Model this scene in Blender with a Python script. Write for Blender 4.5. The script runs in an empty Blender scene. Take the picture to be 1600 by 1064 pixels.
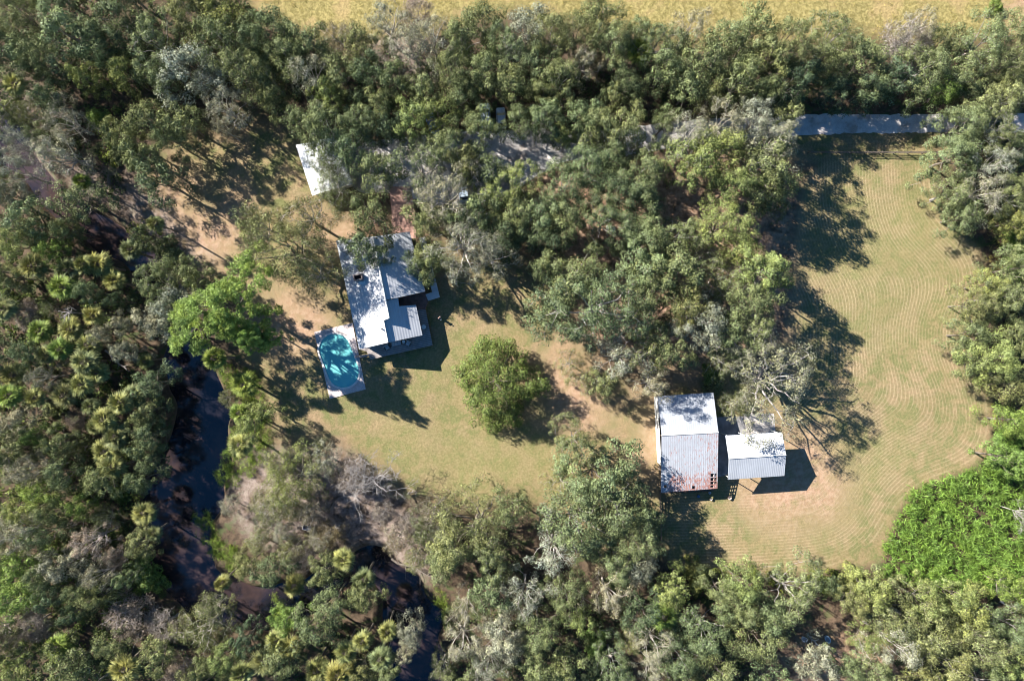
import bpy, bmesh, math, random
import numpy as np
from mathutils import Vector
C = bpy.context.scene.collection
PI = math.pi
rnd = random.Random(7)
# ------------------------------------------------------------------ camera, world, sun, exposure
CAMH = 117.33
K = 0.11                       # metres per photo pixel (1600 wide) on the ground
cam = bpy.data.cameras.new('camera'); camo = bpy.data.objects.new('camera', cam); C.objects.link(camo)
camo.location = (0, 0, CAMH); cam.lens = 24; cam.sensor_width = 36; cam.clip_end = 3000; cam.clip_start = 0.5
bpy.context.scene.camera = camo
AZ, ELEV = math.radians(148.5), math.radians(33)   # direction TOWARDS the sun, counted from +x
SUNDIR = Vector((math.cos(AZ)*math.cos(ELEV), math.sin(AZ)*math.cos(ELEV), math.sin(ELEV)))
world = bpy.data.worlds.new("World"); bpy.context.scene.world = world; world.use_nodes = True
wn = world.node_tree.nodes; wl = world.node_tree.links
bg = wn['Background']; sky = wn.new('ShaderNodeTexSky'); sky.sky_type = 'NISHITA'; sky.sun_disc = False
sky.sun_elevation = ELEV; sky.sun_rotation = math.radians(90) - AZ
sky.ozone_density = 2.0; sky.air_density = 1.0; sky.dust_density = 0.3
hs = wn.new('ShaderNodeHueSaturation'); hs.inputs['Saturation'].default_value = 1.35; wl.new(sky.outputs[0], hs.inputs['Color']); wl.new(hs.outputs[0], bg.inputs[0]); bg.inputs[1].default_value = 0.05
sl = bpy.data.lights.new('sun', 'SUN'); sl.energy = 5.0; sl.angle = math.radians(0.53); sl.color = (1.0, 0.94, 0.85)
so = bpy.data.objects.new('sun', sl); C.objects.link(so)
so.rotation_euler = SUNDIR.to_track_quat('Z', 'Y').to_euler(); so.location = (-60, 40, 90)
vs = bpy.context.scene.view_settings; vs.view_transform = 'Standard'; vs.look = 'None'; vs.exposure = 1.64; vs.gamma = 1
bpy.context.scene.cycles.max_bounces = 6; bpy.context.scene.cycles.diffuse_bounces = 2
bpy.context.scene.cycles.transparent_max_bounces = 8; bpy.context.scene.cycles.filter_width = 1.0

# ------------------------------------------------------------------ helpers
def P(px, py, z=0.0):
    """world point at height z seen at photo pixel (px,py) of the reference"""
    k = K*(1 - z/CAMH)
    return Vector(((px-800)*k, (532-py)*k, z))
def on_surf(px, py, fn):
    z = 4.0
    for _ in range(25):
        p = P(px, py, z); z = fn(p.x, p.y)
    p = P(px, py, z); return Vector((p.x, p.y, z))
def props(o, label=None, cat=None, group=None, kind=None):
    if label: o['label'] = label
    if cat: o['category'] = cat
    if group: o['group'] = group
    if kind: o['kind'] = kind
    return o
def empty(name, loc=(0, 0, 0), rz=0.0, label=None, cat=None, group=None):
    o = bpy.data.objects.new(name, None); C.objects.link(o); o.location = loc; o.rotation_euler = (0, 0, rz)
    o.empty_display_size = 0.3
    return props(o, label, cat, group)
def link(name, me, m=None, parent=None, smooth=False):
    o = bpy.data.objects.new(name, me); C.objects.link(o)
    if m is not None: me.materials.append(m)
    if parent is not None: o.parent = parent
    if smooth: me.polygons.foreach_set('use_smooth', [True]*len(me.polygons))
    return o
def np_mesh(name, verts, faces, n):
    """verts (N,3), faces (M,n)"""
    me = bpy.data.meshes.new(name)
    verts = np.asarray(verts, dtype=np.float32); faces = np.asarray(faces, dtype=np.int32)
    me.vertices.add(len(verts)); me.vertices.foreach_set('co', verts.ravel())
    me.loops.add(faces.size); me.loops.foreach_set('vertex_index', faces.ravel())
    me.polygons.add(len(faces)); me.polygons.foreach_set('loop_start', np.arange(len(faces), dtype=np.int32)*n)
    me.update(calc_edges=True); me.validate(); return me
class MB:
    def __init__(s): s.bm = bmesh.new()
    def box(s, cx, cy, cz, sx, sy, sz, rz=0.0, taper=1.0):
        vs_ = []
        for dz, t in ((-.5, 1), (.5, taper)):
            for dx, dy in ((-.5, -.5), (.5, -.5), (.5, .5), (-.5, .5)):
                x, y = dx*sx*t, dy*sy*t
                vs_.append(s.bm.verts.new((cx+x*math.cos(rz)-y*math.sin(rz), cy+x*math.sin(rz)+y*math.cos(rz), cz+dz*sz)))
        for f in ((3, 2, 1, 0), (4, 5, 6, 7), (0, 1, 5, 4), (1, 2, 6, 5), (2, 3, 7, 6), (3, 0, 4, 7)):
            s.bm.faces.new([vs_[i] for i in f])
        return s
    def prism(s, pts_top, thick=None, base_z=None):
        """pts_top list of 3D points (any order); extrude down by thick, or to base_z"""
        top = [s.bm.verts.new(p) for p in pts_top]
        bot = [s.bm.verts.new((p[0], p[1], (p[2]-thick) if thick is not None else base_z)) for p in pts_top]
        n = len(top)
        ar = sum(pts_top[i][0]*pts_top[(i+1) % n][1]-pts_top[(i+1) % n][0]*pts_top[i][1] for i in range(n))
        if ar < 0: top.reverse(); bot.reverse()
        s.bm.faces.new(top); s.bm.faces.new(bot[::-1])
        for i in range(n):
            j = (i+1) % n; s.bm.faces.new([top[j], top[i], bot[i], bot[j]])
        return s
    def cyl(s, x, y, z0, z1, r0, r1=None, n=16, caps=True):
        r1 = r0 if r1 is None else r1
        a = [s.bm.verts.new((x+r0*math.cos(2*PI*i/n), y+r0*math.sin(2*PI*i/n), z0)) for i in range(n)]
        b = [s.bm.verts.new((x+r1*math.cos(2*PI*i/n), y+r1*math.sin(2*PI*i/n), z1)) for i in range(n)]
        for i in range(n):
            j = (i+1) % n; s.bm.faces.new([a[i], a[j], b[j], b[i]])
        if caps: s.bm.faces.new(a[::-1]); s.bm.faces.new(b)
        return s
    def loft(s, rings, cap=True):
        R = [[s.bm.verts.new(p) for p in r] for r in rings]
        n = len(R[0])
        for a, b in zip(R, R[1:]):
            for i in range(n):
                j = (i+1) % n; s.bm.faces.new([a[i], a[j], b[j], b[i]])
        if cap: s.bm.faces.new(R[0][::-1]); s.bm.faces.new(R[-1])
        return s
    def bar(s, p, q, r, n=8):
        p = Vector(p); q = Vector(q); d = (q-p).normalized()
        u = d.cross(Vector((0, 0, 1)) if abs(d.z) < .9 else Vector((1, 0, 0))).normalized(); v = d.cross(u)
        rr = [[c+u*r*math.cos(2*PI*i/n)+v*r*math.sin(2*PI*i/n) for i in range(n)] for c in (p, q)]
        return s.loft(rr)
    def build(s, name, m=None, parent=None, smooth=False, bevel=0.0):
        if bevel:
            bmesh.ops.bevel(s.bm, geom=s.bm.edges[:], offset=bevel, segments=2, affect='EDGES', profile=.5)
        bmesh.ops.recalc_face_normals(s.bm, faces=s.bm.faces[:])
        me = bpy.data.meshes.new(name); s.bm.to_mesh(me); s.bm.free()
        return link(name, me, m, parent, smooth)

# ------------------------------------------------------------------ materials
def new_mat(name):
    m = bpy.data.materials.new(name); m.use_nodes = True
    nt = m.node_tree; bs = nt.nodes['Principled BSDF']; return m, nt, bs
def nd(nt, t, **kw):
    n = nt.nodes.new(t)
    for k, v in kw.items(): setattr(n, k, v)
    return n
def mixc(nt, fac, a, b):
    n = nt.nodes.new('ShaderNodeMix'); n.data_type = 'RGBA'
    for sock, v in ((n.inputs['Factor'], fac), (n.inputs['A'], a), (n.inputs['B'], b)):
        if hasattr(v, 'is_linked'): nt.links.new(v, sock)
        elif isinstance(v, (tuple, list)): sock.default_value = (*v, 1) if len(v) == 3 else v
        else: sock.default_value = v
    return n.outputs['Result']
# Mix nodes expose several sockets called A/B: pick the colour ones explicitly
def mixc(nt, fac, a, b, mode='MIX'):
    n = nt.nodes.new('ShaderNodeMix'); n.data_type = 'RGBA'; n.blend_type = mode
    s0, s1, s2 = n.inputs[0], n.inputs[6], n.inputs[7]
    for sock, v in ((s0, fac), (s1, a), (s2, b)):
        if isinstance(v, bpy.types.NodeSocket): nt.links.new(v, sock)
        elif isinstance(v, (tuple, list)): sock.default_value = (*v, 1)
        else: sock.default_value = v
    return n.outputs[2]
def mth(nt, op, a, b=None, clamp=False):
    n = nt.nodes.new('ShaderNodeMath'); n.operation = op; n.use_clamp = clamp
    for i, v in enumerate((a, b)):
        if v is None: continue
        if isinstance(v, bpy.types.NodeSocket): nt.links.new(v, n.inputs[i])
        else: n.inputs[i].default_value = v
    return n.outputs[0]
def noise(nt, scale, detail=4, rough=.55, vec=None, dist=0.0):
    n = nt.nodes.new('ShaderNodeTexNoise'); n.inputs['Scale'].default_value = scale
    n.inputs['Detail'].default_value = detail; n.inputs['Roughness'].default_value = rough; n.inputs['Distortion'].default_value = dist
    if vec is not None: nt.links.new(vec, n.inputs['Vector'])
    return n.outputs[0]
def ramp(nt, fac, lo, hi):
    n = nt.nodes.new('ShaderNodeMapRange'); n.clamp = True; n.interpolation_type = 'SMOOTHSTEP'
    nt.links.new(fac, n.inputs[0]); n.inputs[1].default_value = lo; n.inputs[2].default_value = hi
    return n.outputs[0]
def coords(nt, which='Object', scale=(1, 1, 1), rot=0.0):
    tc = nt.nodes.new('ShaderNodeTexCoord'); mp = nt.nodes.new('ShaderNodeMapping')
    nt.links.new(tc.outputs[which], mp.inputs[0]); mp.inputs['Scale'].default_value = scale; mp.inputs['Rotation'].default_value = (0, 0, rot)
    return mp.outputs[0]
def bump(nt, bs, h, strength=.5, dist=.05):
    b = nt.nodes.new('ShaderNodeBump'); b.inputs['Strength'].default_value = strength; b.inputs['Distance'].default_value = dist
    nt.links.new(h, b.inputs['Height']); nt.links.new(b.outputs[0], bs.inputs['Normal'])
def plain(name, col, rough=.6, var=.25, scale=3.0, metal=0.0, bmp=0.0, spec=.3):
    m, nt, bs = new_mat(name); v = coords(nt)
    n = noise(nt, scale, 5, .6, v)
    c = mixc(nt, ramp(nt, n, .3, .7), tuple(x*(1-var) for x in col), tuple(min(1, x*(1+var)) for x in col))
    nt.links.new(c, bs.inputs['Base Color']); bs.inputs['Roughness'].default_value = rough; bs.inputs['Metallic'].default_value = metal
    bs.inputs['Specular IOR Level'].default_value = spec
    if bmp: bump(nt, bs, noise(nt, scale*6, 3, .6, v), bmp, .03)
    return m
def leaf_mat(name, hue_shift=(1.15, 1.08, .82), transl=.09, lo=.4, hi=1.55):
    m, nt, bs = new_mat(name)
    oi = nd(nt, 'ShaderNodeObjectInfo'); geo = nd(nt, 'ShaderNodeNewGeometry')
    wn_ = nd(nt, 'ShaderNodeTexWhiteNoise', noise_dimensions='1D'); nt.links.new(geo.outputs['Random Per Island'], wn_.inputs['W'])
    rp = nd(nt, 'ShaderNodeMapRange'); nt.links.new(geo.outputs['Random Per Island'], rp.inputs[0]); rp.inputs[3].default_value = lo; rp.inputs[4].default_value = hi
    sc = nd(nt, 'ShaderNodeVectorMath', operation='SCALE'); nt.links.new(oi.outputs['Color'], sc.inputs[0]); nt.links.new(rp.outputs[0], sc.inputs['Scale'])
    warm = nd(nt, 'ShaderNodeVectorMath', operation='MULTIPLY'); nt.links.new(sc.outputs[0], warm.inputs[0]); warm.inputs[1].default_value = hue_shift
    # clumpwise tint, fixed to the crown
    nz = noise(nt, .45, 2, .5, coords(nt))
    f = mth(nt, 'ADD', mth(nt, 'MULTIPLY', ramp(nt, nz, .38, .65), .6), mth(nt, 'MULTIPLY', wn_.outputs[0], .4))
    c = mixc(nt, f, sc.outputs[0], warm.outputs[0])
    vn = nd(nt, 'ShaderNodeMapRange'); nt.links.new(noise(nt, .8, 2, .5, coords(nt)), vn.inputs[0]); vn.inputs[1].default_value = .3; vn.inputs[2].default_value = .7; vn.inputs[3].default_value = .72; vn.inputs[4].default_value = 1.28
    vsx = nd(nt, 'ShaderNodeVectorMath', operation='SCALE'); nt.links.new(c, vsx.inputs[0]); nt.links.new(vn.outputs[0], vsx.inputs['Scale']); c = vsx.outputs[0]
    df = nd(nt, 'ShaderNodeBsdfDiffuse'); tr = nd(nt, 'ShaderNodeBsdfTranslucent'); mx = nd(nt, 'ShaderNodeMixShader')
    gl = nd(nt, 'ShaderNodeBsdfGlossy'); gl.inputs['Roughness'].default_value = .5; gl.inputs['Color'].default_value = (.9, .95, 1, 1)
    nt.links.new(c, df.inputs[0]); nt.links.new(c, tr.inputs[0]); mx.inputs[0].default_value = transl
    nt.links.new(df.outputs[0], mx.inputs[1]); nt.links.new(tr.outputs[0], mx.inputs[2])
    m2 = nd(nt, 'ShaderNodeMixShader'); m2.inputs[0].default_value = .012
    nt.links.new(mx.outputs[0], m2.inputs[1]); nt.links.new(gl.outputs[0], m2.inputs[2])
    nt.links.new(m2.outputs[0], nt.nodes['Material Output'].inputs[0]); nt.nodes.remove(bs)
    return m
LEAF = leaf_mat('leaf')
PALM = leaf_mat('palm_frond', (1.3, 1.1, .75), .12, .5, 1.5)
NEEDLE = leaf_mat('pine_needle', (1.2, 1.05, .7), .25, .6, 1.4)
BARK = plain('bark', (.17, .145, .12), .9, .35, 2.5, bmp=.4)
PALEBARK = plain('pale_bark', (.42, .38, .35), .9, .3, 2.0, bmp=.4)
XBARK = plain('grey_bark', (.29, .265, .245), .9, .3, 2.0, bmp=.4)
DEADBARK = plain('dead_bark', (.30, .275, .26), .9, .35, 2.0, bmp=.4)

# ------------------------------------------------------------------ polygon maths in photo pixels
def poly_np(px): return np.array([[(x-800)*K, (532-y)*K] for x, y in px], dtype=np.float64)
def inside(poly, X, Y):
    r = np.zeros(X.shape, bool); n = len(poly)
    for i in range(n):
        x0, y0 = poly[i]; x1, y1 = poly[(i+1) % n]
        if y0 == y1: continue
        c = ((y0 > Y) != (y1 > Y)) & (X < (x1-x0)*(Y-y0)/(y1-y0)+x0); r ^= c
    return r
def dist_line(pts, X, Y, closed=False, width=None):
    best = np.full(X.shape, 1e9); w = np.zeros(X.shape); n = len(pts)
    for i in range(n if closed else n-1):
        x0, y0 = pts[i]; x1, y1 = pts[(i+1) % n]; dx, dy = x1-x0, y1-y0; L = dx*dx+dy*dy
        t = np.clip(((X-x0)*dx+(Y-y0)*dy)/L, 0, 1); d = np.hypot(X-x0-t*dx, Y-y0-t*dy)
        b = d < best; best = np.where(b, d, best)
        if width is not None: w = np.where(b, width[i]+(width[(i+1) % n]-width[i])*t, w)
    return (best, w) if width is not None else best
def softmask(px, X, Y, s=1.5):
    p = poly_np(px); d = dist_line(p, X, Y, True); sd = np.where(inside(p, X, Y), d, -d)
    t = np.clip(sd/s*.5+.5, 0, 1); return t*t*(3-2*t)
def smooth_poly(px, it=2):
    p = [tuple(map(float, q)) for q in px]
    for _ in range(it):
        o = []
        for i in range(len(p)):
            a, b = p[i], p[(i+1) % len(p)]
            o += [(a[0]*.75+b[0]*.25, a[1]*.75+b[1]*.25), (a[0]*.25+b[0]*.75, a[1]*.25+b[1]*.75)]
        p = o
    return p
def vnoise(X, Y, scale, seed):
    """cheap smooth value noise"""
    r = np.random.RandomState(seed); T = r.rand(128, 128)
    x = X/scale+500; y = Y/scale+500; xi = np.floor(x).astype(int); yi = np.floor(y).astype(int)
    fx = x-xi; fy = y-yi; fx = fx*fx*(3-2*fx); fy = fy*fy*(3-2*fy)
    g = lambda a, b: T[a % 128, b % 128]
    return (g(xi, yi)*(1-fx)+g(xi+1, yi)*fx)*(1-fy)+(g(xi, yi+1)*(1-fx)+g(xi+1, yi+1)*fx)*fy

CREEK = [(-120, 60, 26), (-30, 150, 24), (35, 260, 24), (90, 315, 20), (165, 375, 26), (240, 425, 27), (270, 510, 28), (300, 590, 36), (308, 680, 50),
         (286, 770, 55), (272, 850, 58), (325, 935, 42), (430, 955, 34), (510, 915, 26), (575, 890, 28), (630, 930, 36), (650, 1000, 42), (660, 1130, 45)]
def catmull(c, n=6):
    o = []
    for i in range(len(c)-1):
        p0, p1, p2, p3 = [np.array(c[max(0, min(len(c)-1, i+k))], float) for k in (-1, 0, 1, 2)]
        for j in range(n):
            t = j/n; o.append(.5*((2*p1)+(-p0+p2)*t+(2*p0-5*p1+4*p2-p3)*t*t+(-p0+3*p1-3*p2+p3)*t**3))
    o.append(np.array(c[-1], float)); return np.array(o)
cr = catmull(CREEK); creek_xy = np.stack([(cr[:, 0]-800)*K, (532-cr[:, 1])*K], 1); creek_w = cr[:, 2]*K
FIELD = smooth_poly([(1262, 236), (1455, 232), (1462, 300), (1492, 352), (1545, 400), (1540, 470), (1515, 520), (1535, 580), (1552, 640), (1545, 715), (1500, 742),
         (1440, 758), (1402, 800), (1385, 850), (1378, 886), (1200, 900), (1035, 905), (1035, 790), (1090, 700), (1150, 640), (1230, 540), (1240, 380)])
MOW = smooth_poly([(1455, 232), (1462, 300), (1492, 352), (1545, 400), (1540, 470), (1515, 520), (1535, 580), (1552, 640), (1545, 715), (1500, 742),
         (1440, 758), (1402, 800), (1385, 850), (1368, 880), (1200, 896), (1040, 900), (1100, 860), (1180, 800), (1260, 700), (1330, 560), (1300, 400), (1330, 270)], 3)
LAWN = smooth_poly([(215, 300), (290, 190), (470, 180), (520, 330), (640, 380), (760, 400), (860, 420), (960, 600), (1060, 560), (1180, 560), (1230, 640), (1160, 700), (1040, 780),
         (1040, 880), (900, 860), (860, 780), (700, 800), (600, 740), (520, 690), (430, 700), (400, 620), (350, 440), (270, 400)])
MEADOW = [(380, -200), (2000, -200), (2000, 70), (1540, 60), (1300, 60), (1060, 70), (1000, 50), (800, 20), (600, 60), (480, 60), (400, 20)]
LAWN2 = [(1200, 196), (1490, 196), (1490, 262), (1200, 262)]
DIRT = [smooth_poly(p) for p in ([(300, 330), (370, 300), (390, 380), (330, 430), (260, 370)], [(420, 470), (520, 470), (500, 560), (420, 560), (390, 510)],
        [(230, 260), (330, 270), (290, 360), (230, 320)], [(840, 560), (900, 530), (960, 640), (900, 680), (860, 640)], [(1180, 660), (1290, 680), (1330, 800), (1200, 830), (1150, 770)],
        [(470, 340), (600, 320), (620, 380), (500, 400)], [(800, 230), (1000, 240), (1000, 420), (830, 380)], [(1000, 640), (1040, 620), (1040, 760), (1000, 760)], [(800, 240), (1000, 250), (1240, 235), (1240, 480), (1180, 570), (960, 600), (860, 430)],
        [(1060, 320), (1220, 380), (1220, 480), (1080, 460)], [(1230, 1000), (1400, 960), (1420, 1070), (1200, 1070)], [(1565, -40), (1640, -40), (1640, 34), (1590, 34), (1578, 10)])]
SAND = [smooth_poly(p) for p in ([(430, 700), (520, 700), (640, 790), (700, 870), (640, 900), (540, 860), (430, 860), (350, 800), (380, 730)],
        [(100, 240), (230, 300), (330, 420), (280, 420), (200, 330), (120, 290)], [(560, 60), (640, 60), (680, 120), (600, 120)], [(30, 90), (80, 300), (40, 300), (0, 160)])]
GRASSY = [smooth_poly(p) for p in ([(700, 660), (860, 660), (880, 770), (700, 780), (620, 740), (560, 640), (640, 600)], [(1270, 300), (1460, 260), (1520, 440), (1400, 560), (1300, 520)],
        [(680, 540), (760, 520), (720, 640), (640, 620)], [(1380, 640), (1440, 660), (1420, 740), (1320, 820), (1240, 860), (1200, 840)])]
DRIVE = smooth_poly([(1900, 172), (1900, 204), (1480, 207), (1255, 210), (1120, 221), (1010, 238), (930, 252), (890, 249), (862, 262), (820, 288), (760, 318), (700, 322),
         (650, 312), (600, 300), (560, 304), (543, 270), (548, 226), (640, 214), (760, 203), (880, 206), (960, 202), (1070, 188), (1255, 178), (1480, 180)], 1)
PATH = [(608, 292), (642, 292), (648, 330), (650, 372), (612, 376), (612, 330)]

# pool geometry (world)
pc0 = P(523.5, 546); pc1 = P(536.5, 581); POOLR = 24.5*K
pa = (pc1-pc0).normalized(); pb = Vector((-pa.y, pa.x, 0))
def capsule(r, z, n=20):
    o = []
    a0 = math.atan2(pa.y, pa.x)
    for i in range(n+1): t = a0-PI/2+PI*i/n; o.append((pc1.x+r*math.cos(t), pc1.y+r*math.sin(t), z))
    for i in range(n+1): t = a0+PI/2+PI*i/n; o.append((pc0.x+r*math.cos(t), pc0.y+r*math.sin(t), z))
    return o

# ------------------------------------------------------------------ ground
def make_ground():
    fx = np.arange(-96, 96.01, .4); fy = np.arange(-68, 68.01, .4)
    out = np.array([110, 130, 170, 240, 400, 800.])
    gx = np.concatenate([-out[::-1], fx, out]); gy = np.concatenate([-out[::-1]+28, fy, out-28])
    X, Y = np.meshgrid(gx, gy); h = (vnoise(X, Y, 9, 1)-.5)*.25+(vnoise(X, Y, 2.2, 2)-.5)*.06
    d, w = dist_line(creek_xy, X, Y, False, creek_w)
    wob = (vnoise(X, Y, 4, 3)-.5)*2.2
    s = np.clip((w+1.1+wob-d)/2.2, 0, 1); s = s*s*(3-2*s)
    h = h-0.35-s*1.9
    near = dist_line(creek_xy, X, Y)
    h += .35*np.clip(1-s*2, 0, 1)*0+0.35*(s < 1)*(1-s)
    # flatten under built things
    for q in ([(485, 500), (690, 440), (700, 600), (500, 640)], [(1010, 600), (1250, 600), (1250, 800), (1010, 800)], [(440, 200), (560, 200), (560, 310), (470, 320)]):
        m = softmask(q, X, Y, 4); h = h*(1-m)
    dm = softmask(DRIVE, X, Y, 1.5); h = h*(1-dm)-.03*dm
    pm = softmask(PATH, X, Y, 1.0); h = h*(1-pm)-.03*pm
    seg = np.array([[pc0.x, pc0.y], [pc1.x, pc1.y]]); dp = dist_line(seg, X, Y)
    h = np.where(dp < POOLR+.15, -2.6, h)
    V = np.stack([X.ravel(), Y.ravel(), h.ravel()], 1); nx, ny = len(gx), len(gy)
    i = np.arange(nx-1); j = np.arange(ny-1); I, J = np.meshgrid(i, j); a = (J*nx+I).ravel()
    me = np_mesh('ground', V, np.stack([a, a+1, a+1+nx, a+nx], 1), 4)
    def attr(n, v):
        at = me.attributes.new(n, 'FLOAT', 'POINT'); at.data.foreach_set('value', v.astype(np.float32).ravel())
    jx = X+(vnoise(X, Y, 3, 11)-.5)*2.5; jy = Y+(vnoise(X, Y, 3, 12)-.5)*2.5
    fld = softmask(FIELD, X, Y, 1.0)
    attr('m_lawn', np.maximum(np.maximum(softmask(LAWN, jx, jy, 4), fld), softmask(LAWN2, jx, jy, 2)))
    attr('m_mow', softmask(FIELD, X, Y, 3))
    attr('m_meadow', softmask(MEADOW, jx, jy, 3))
    attr('m_dirt', np.max([softmask(q, jx, jy, 6) for q in DIRT], 0))
    attr('m_sand', np.max([softmask(q, jx, jy, 4) for q in SAND], 0))
    attr('m_green', np.max([softmask(q, jx, jy, 7) for q in GRASSY], 0))
    attr('m_bed', s)
    eb = catmull([(q[0], q[1], 0) for q in ((1470, 120), (1466, 300), (1500, 352), (1548, 400), (1543, 470), (1520, 525), (1540, 580), (1556, 640), (1548, 715), (1500, 745), (1440, 765), (1402, 806), (1380, 850), (1330, 890), (1200, 908), (900, 915))])[:, :2]; md_ = dist_line(np.stack([(eb[:, 0]-800)*K, (532-eb[:, 1])*K], 1), X, Y); sub = md_[6:-6, 6:-6]; kk = 6
    for _ in range(3):
        for ax in (0, 1):
            pad = [(kk, kk) if a_ == ax else (0, 0) for a_ in (0, 1)]; cs = np.cumsum(np.pad(sub, pad, mode='edge'), axis=ax); L = sub.shape[ax]
            hi = np.take(cs, np.arange(2*kk, 2*kk+L), axis=ax); lo = np.concatenate([np.zeros_like(np.take(cs, [0], axis=ax)), np.take(cs, np.arange(0, L-1), axis=ax)], ax); sub = (hi-lo)/(2*kk+1)
    md_[6:-6, 6:-6] = sub; attr('mow_d', md_)
    m, nt, bs = new_mat('ground')
    def A(n):
        a_ = nd(nt, 'ShaderNodeAttribute', attribute_name=n); return a_.outputs['Fac']
    v = coords(nt)
    n1 = noise(nt, .18, 6, .6, v); n2 = noise(nt, 1.3, 6, .65, v); n3 = noise(nt, 7, 4, .7, v); n4 = noise(nt, .5, 5, .6, v, .6)
    litter = mixc(nt, ramp(nt, n2, .35, .65), (.062, .046, .032), (.12, .085, .058))
    litter = mixc(nt, ramp(nt, n4, .5, .62), litter, (.07, .085, .035))
    grass = mixc(nt, ramp(nt, n4, .38, .62), (.235, .175, .092), (.125, .138, .050))
    grass = mixc(nt, mth(nt, 'MULTIPLY', ramp(nt, n1, .46, .62), .55), grass, (.31, .20, .135))
    grass = mixc(nt, mth(nt, 'MULTIPLY', A('m_green'), .5), grass, (.19, .18, .07))
    grass = mixc(nt, mth(nt, 'MULTIPLY', ramp(nt, n3, .5, .75), .25), grass, (.42, .33, .21))
    # mower passes: thin pale lines of clippings following the field's edge
    ph = mth(nt, 'ADD', mth(nt, 'MULTIPLY', A('mow_d'), 2*PI/.50), mth(nt, 'MULTIPLY', noise(nt, .07, 2, .5, v), 5.0))
    st = ramp(nt, mth(nt, 'SINE', ph), .3, 1.0)
    st = mth(nt, 'MULTIPLY', mth(nt, 'MULTIPLY', st, A('m_mow')), mth(nt, 'MULTIPLY', ramp(nt, n2, .25, .6), ramp(nt, n1, .28, .62)))
    grass = mixc(nt, mth(nt, 'MULTIPLY', st, .5), grass, (.46, .37, .24))
    st2 = mth(nt, 'MULTIPLY', mth(nt, 'MULTIPLY', ramp(nt, mth(nt, 'SINE', ph), -.1, -.9), A('m_mow')), .22)
    grass = mixc(nt, st2, grass, (.17, .15, .08))
    n5 = noise(nt, 2.6, 8, .8, v)
    grass = mixc(nt, mth(nt, 'MULTIPLY', ramp(nt, n5, .42, .62), .5), grass, (.12, .115, .055)); grass = mixc(nt, mth(nt, 'MULTIPLY', ramp(nt, n5, .56, .30), .35), grass, (.36, .30, .17))
    c = mixc(nt, A('m_lawn'), litter, grass)
    mvec = coords(nt, 'Object', (1.0, 1.0, 1.0), .5)
    ml = noise(nt, 1.5, 5, .75, mvec, .3)
    mead = mixc(nt, ramp(nt, ml, .38, .62), (.20, .17, .065), (.37, .31, .13))
    mead = mixc(nt, mth(nt, 'MULTIPLY', ramp(nt, n1, .5, .65), .6), mead, (.40, .29, .15))
    c = mixc(nt, A('m_meadow'), c, mixc(nt, mth(nt, 'MULTIPLY', ramp(nt, n5, .45, .6), .4), mead, (.15, .13, .05)))
    dirt = mixc(nt, ramp(nt, n2, .3, .7), (.30, .185, .12), (.42, .29, .205))
    c = mixc(nt, mth(nt, 'MULTIPLY', A('m_dirt'), ramp(nt, n4, .25, .6)), c, dirt)
    sand = mixc(nt, ramp(nt, n2, .3, .7), (.22, .17, .145), (.37, .30, .27))
    c = mixc(nt, mth(nt, 'MULTIPLY', A('m_sand'), mth(nt, 'MULTIPLY', ramp(nt, n4, .3, .6), ramp(nt, n3, .2, .55))), c, sand)
    c = mixc(nt, ramp(nt, A('m_bed'), .3, .7), c, (.12, .075, .055))
    nt.links.new(c, bs.inputs['Base Color']); bs.inputs['Roughness'].default_value = .95; bs.inputs['Specular IOR Level'].default_value = .1
    hsum = mth(nt, 'ADD', mth(nt, 'MULTIPLY', n3, .25), mth(nt, 'ADD', mth(nt, 'MULTIPLY', n2, .3), mth(nt, 'MULTIPLY', mth(nt, 'MULTIPLY', ml, A('m_meadow')), 1.5)))
    bump(nt, bs, hsum, .8, .35)
    o = link('ground', me, m); props(o, kind='structure'); me.polygons.foreach_set('use_smooth', [True]*len(me.polygons))
make_ground()

# creek water
def make_water():
    m, nt, bs = new_mat('creek_water'); v = coords(nt)
    c = mixc(nt, ramp(nt, noise(nt, .12, 4, .6, v), .4, .65), (.010, .010, .015), (.050, .032, .030))
    nt.links.new(c, bs.inputs['Base Color']); bs.inputs['Roughness'].default_value = .08; bs.inputs['IOR'].default_value = 1.45; bs.inputs['Specular IOR Level'].default_value = .8
    bump(nt, bs, noise(nt, 2.5, 3, .5, v), .12, .05)
    x0, x1, y0, y1 = -102, -8, -68, 60
    me = np_mesh('creek_water', [(x0, y0, -1.25), (x1, y0, -1.25), (x1, y1, -1.25), (x0, y1, -1.25)], [(0, 1, 2, 3)], 4)
    props(link('creek_water', me, m), kind='structure')
make_water()
def sheet(name, px, z, m, ragged=0.0):
    b = MB(); pts = [P(x, y, 0) for x, y in px]
    if ragged:
        o_ = []; rr_g = random.Random(3)
        for a_g, b_g in zip(pts, pts[1:]+pts[:1]):
            n_g = max(1, int((b_g-a_g).length/.7))
            for i_g in range(n_g):
                q_g = a_g.lerp(b_g, i_g/n_g); nn_g = Vector((-(b_g-a_g).y, (b_g-a_g).x, 0)).normalized(); o_.append(q_g+nn_g*rr_g.uniform(-ragged, ragged))
        pts = o_
    b.prism([(p.x, p.y, z) for p in pts], thick=.10); return props(b.build(name, m), kind='structure')
gm, nt, bs = new_mat('gravel'); v = coords(nt)
g = mixc(nt, ramp(nt, noise(nt, .9, 5, .7, v), .35, .65), (.42, .39, .38), (.56, .53, .51)); g = mixc(nt, ramp(nt, noise(nt, 12, 2, .6, v), .5, .7), g, (.66, .62, .60))
g = mixc(nt, mth(nt, 'MULTIPLY', ramp(nt, noise(nt, .25, 4, .6, v), .52, .64), .6), g, (.26, .19, .14))
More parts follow.
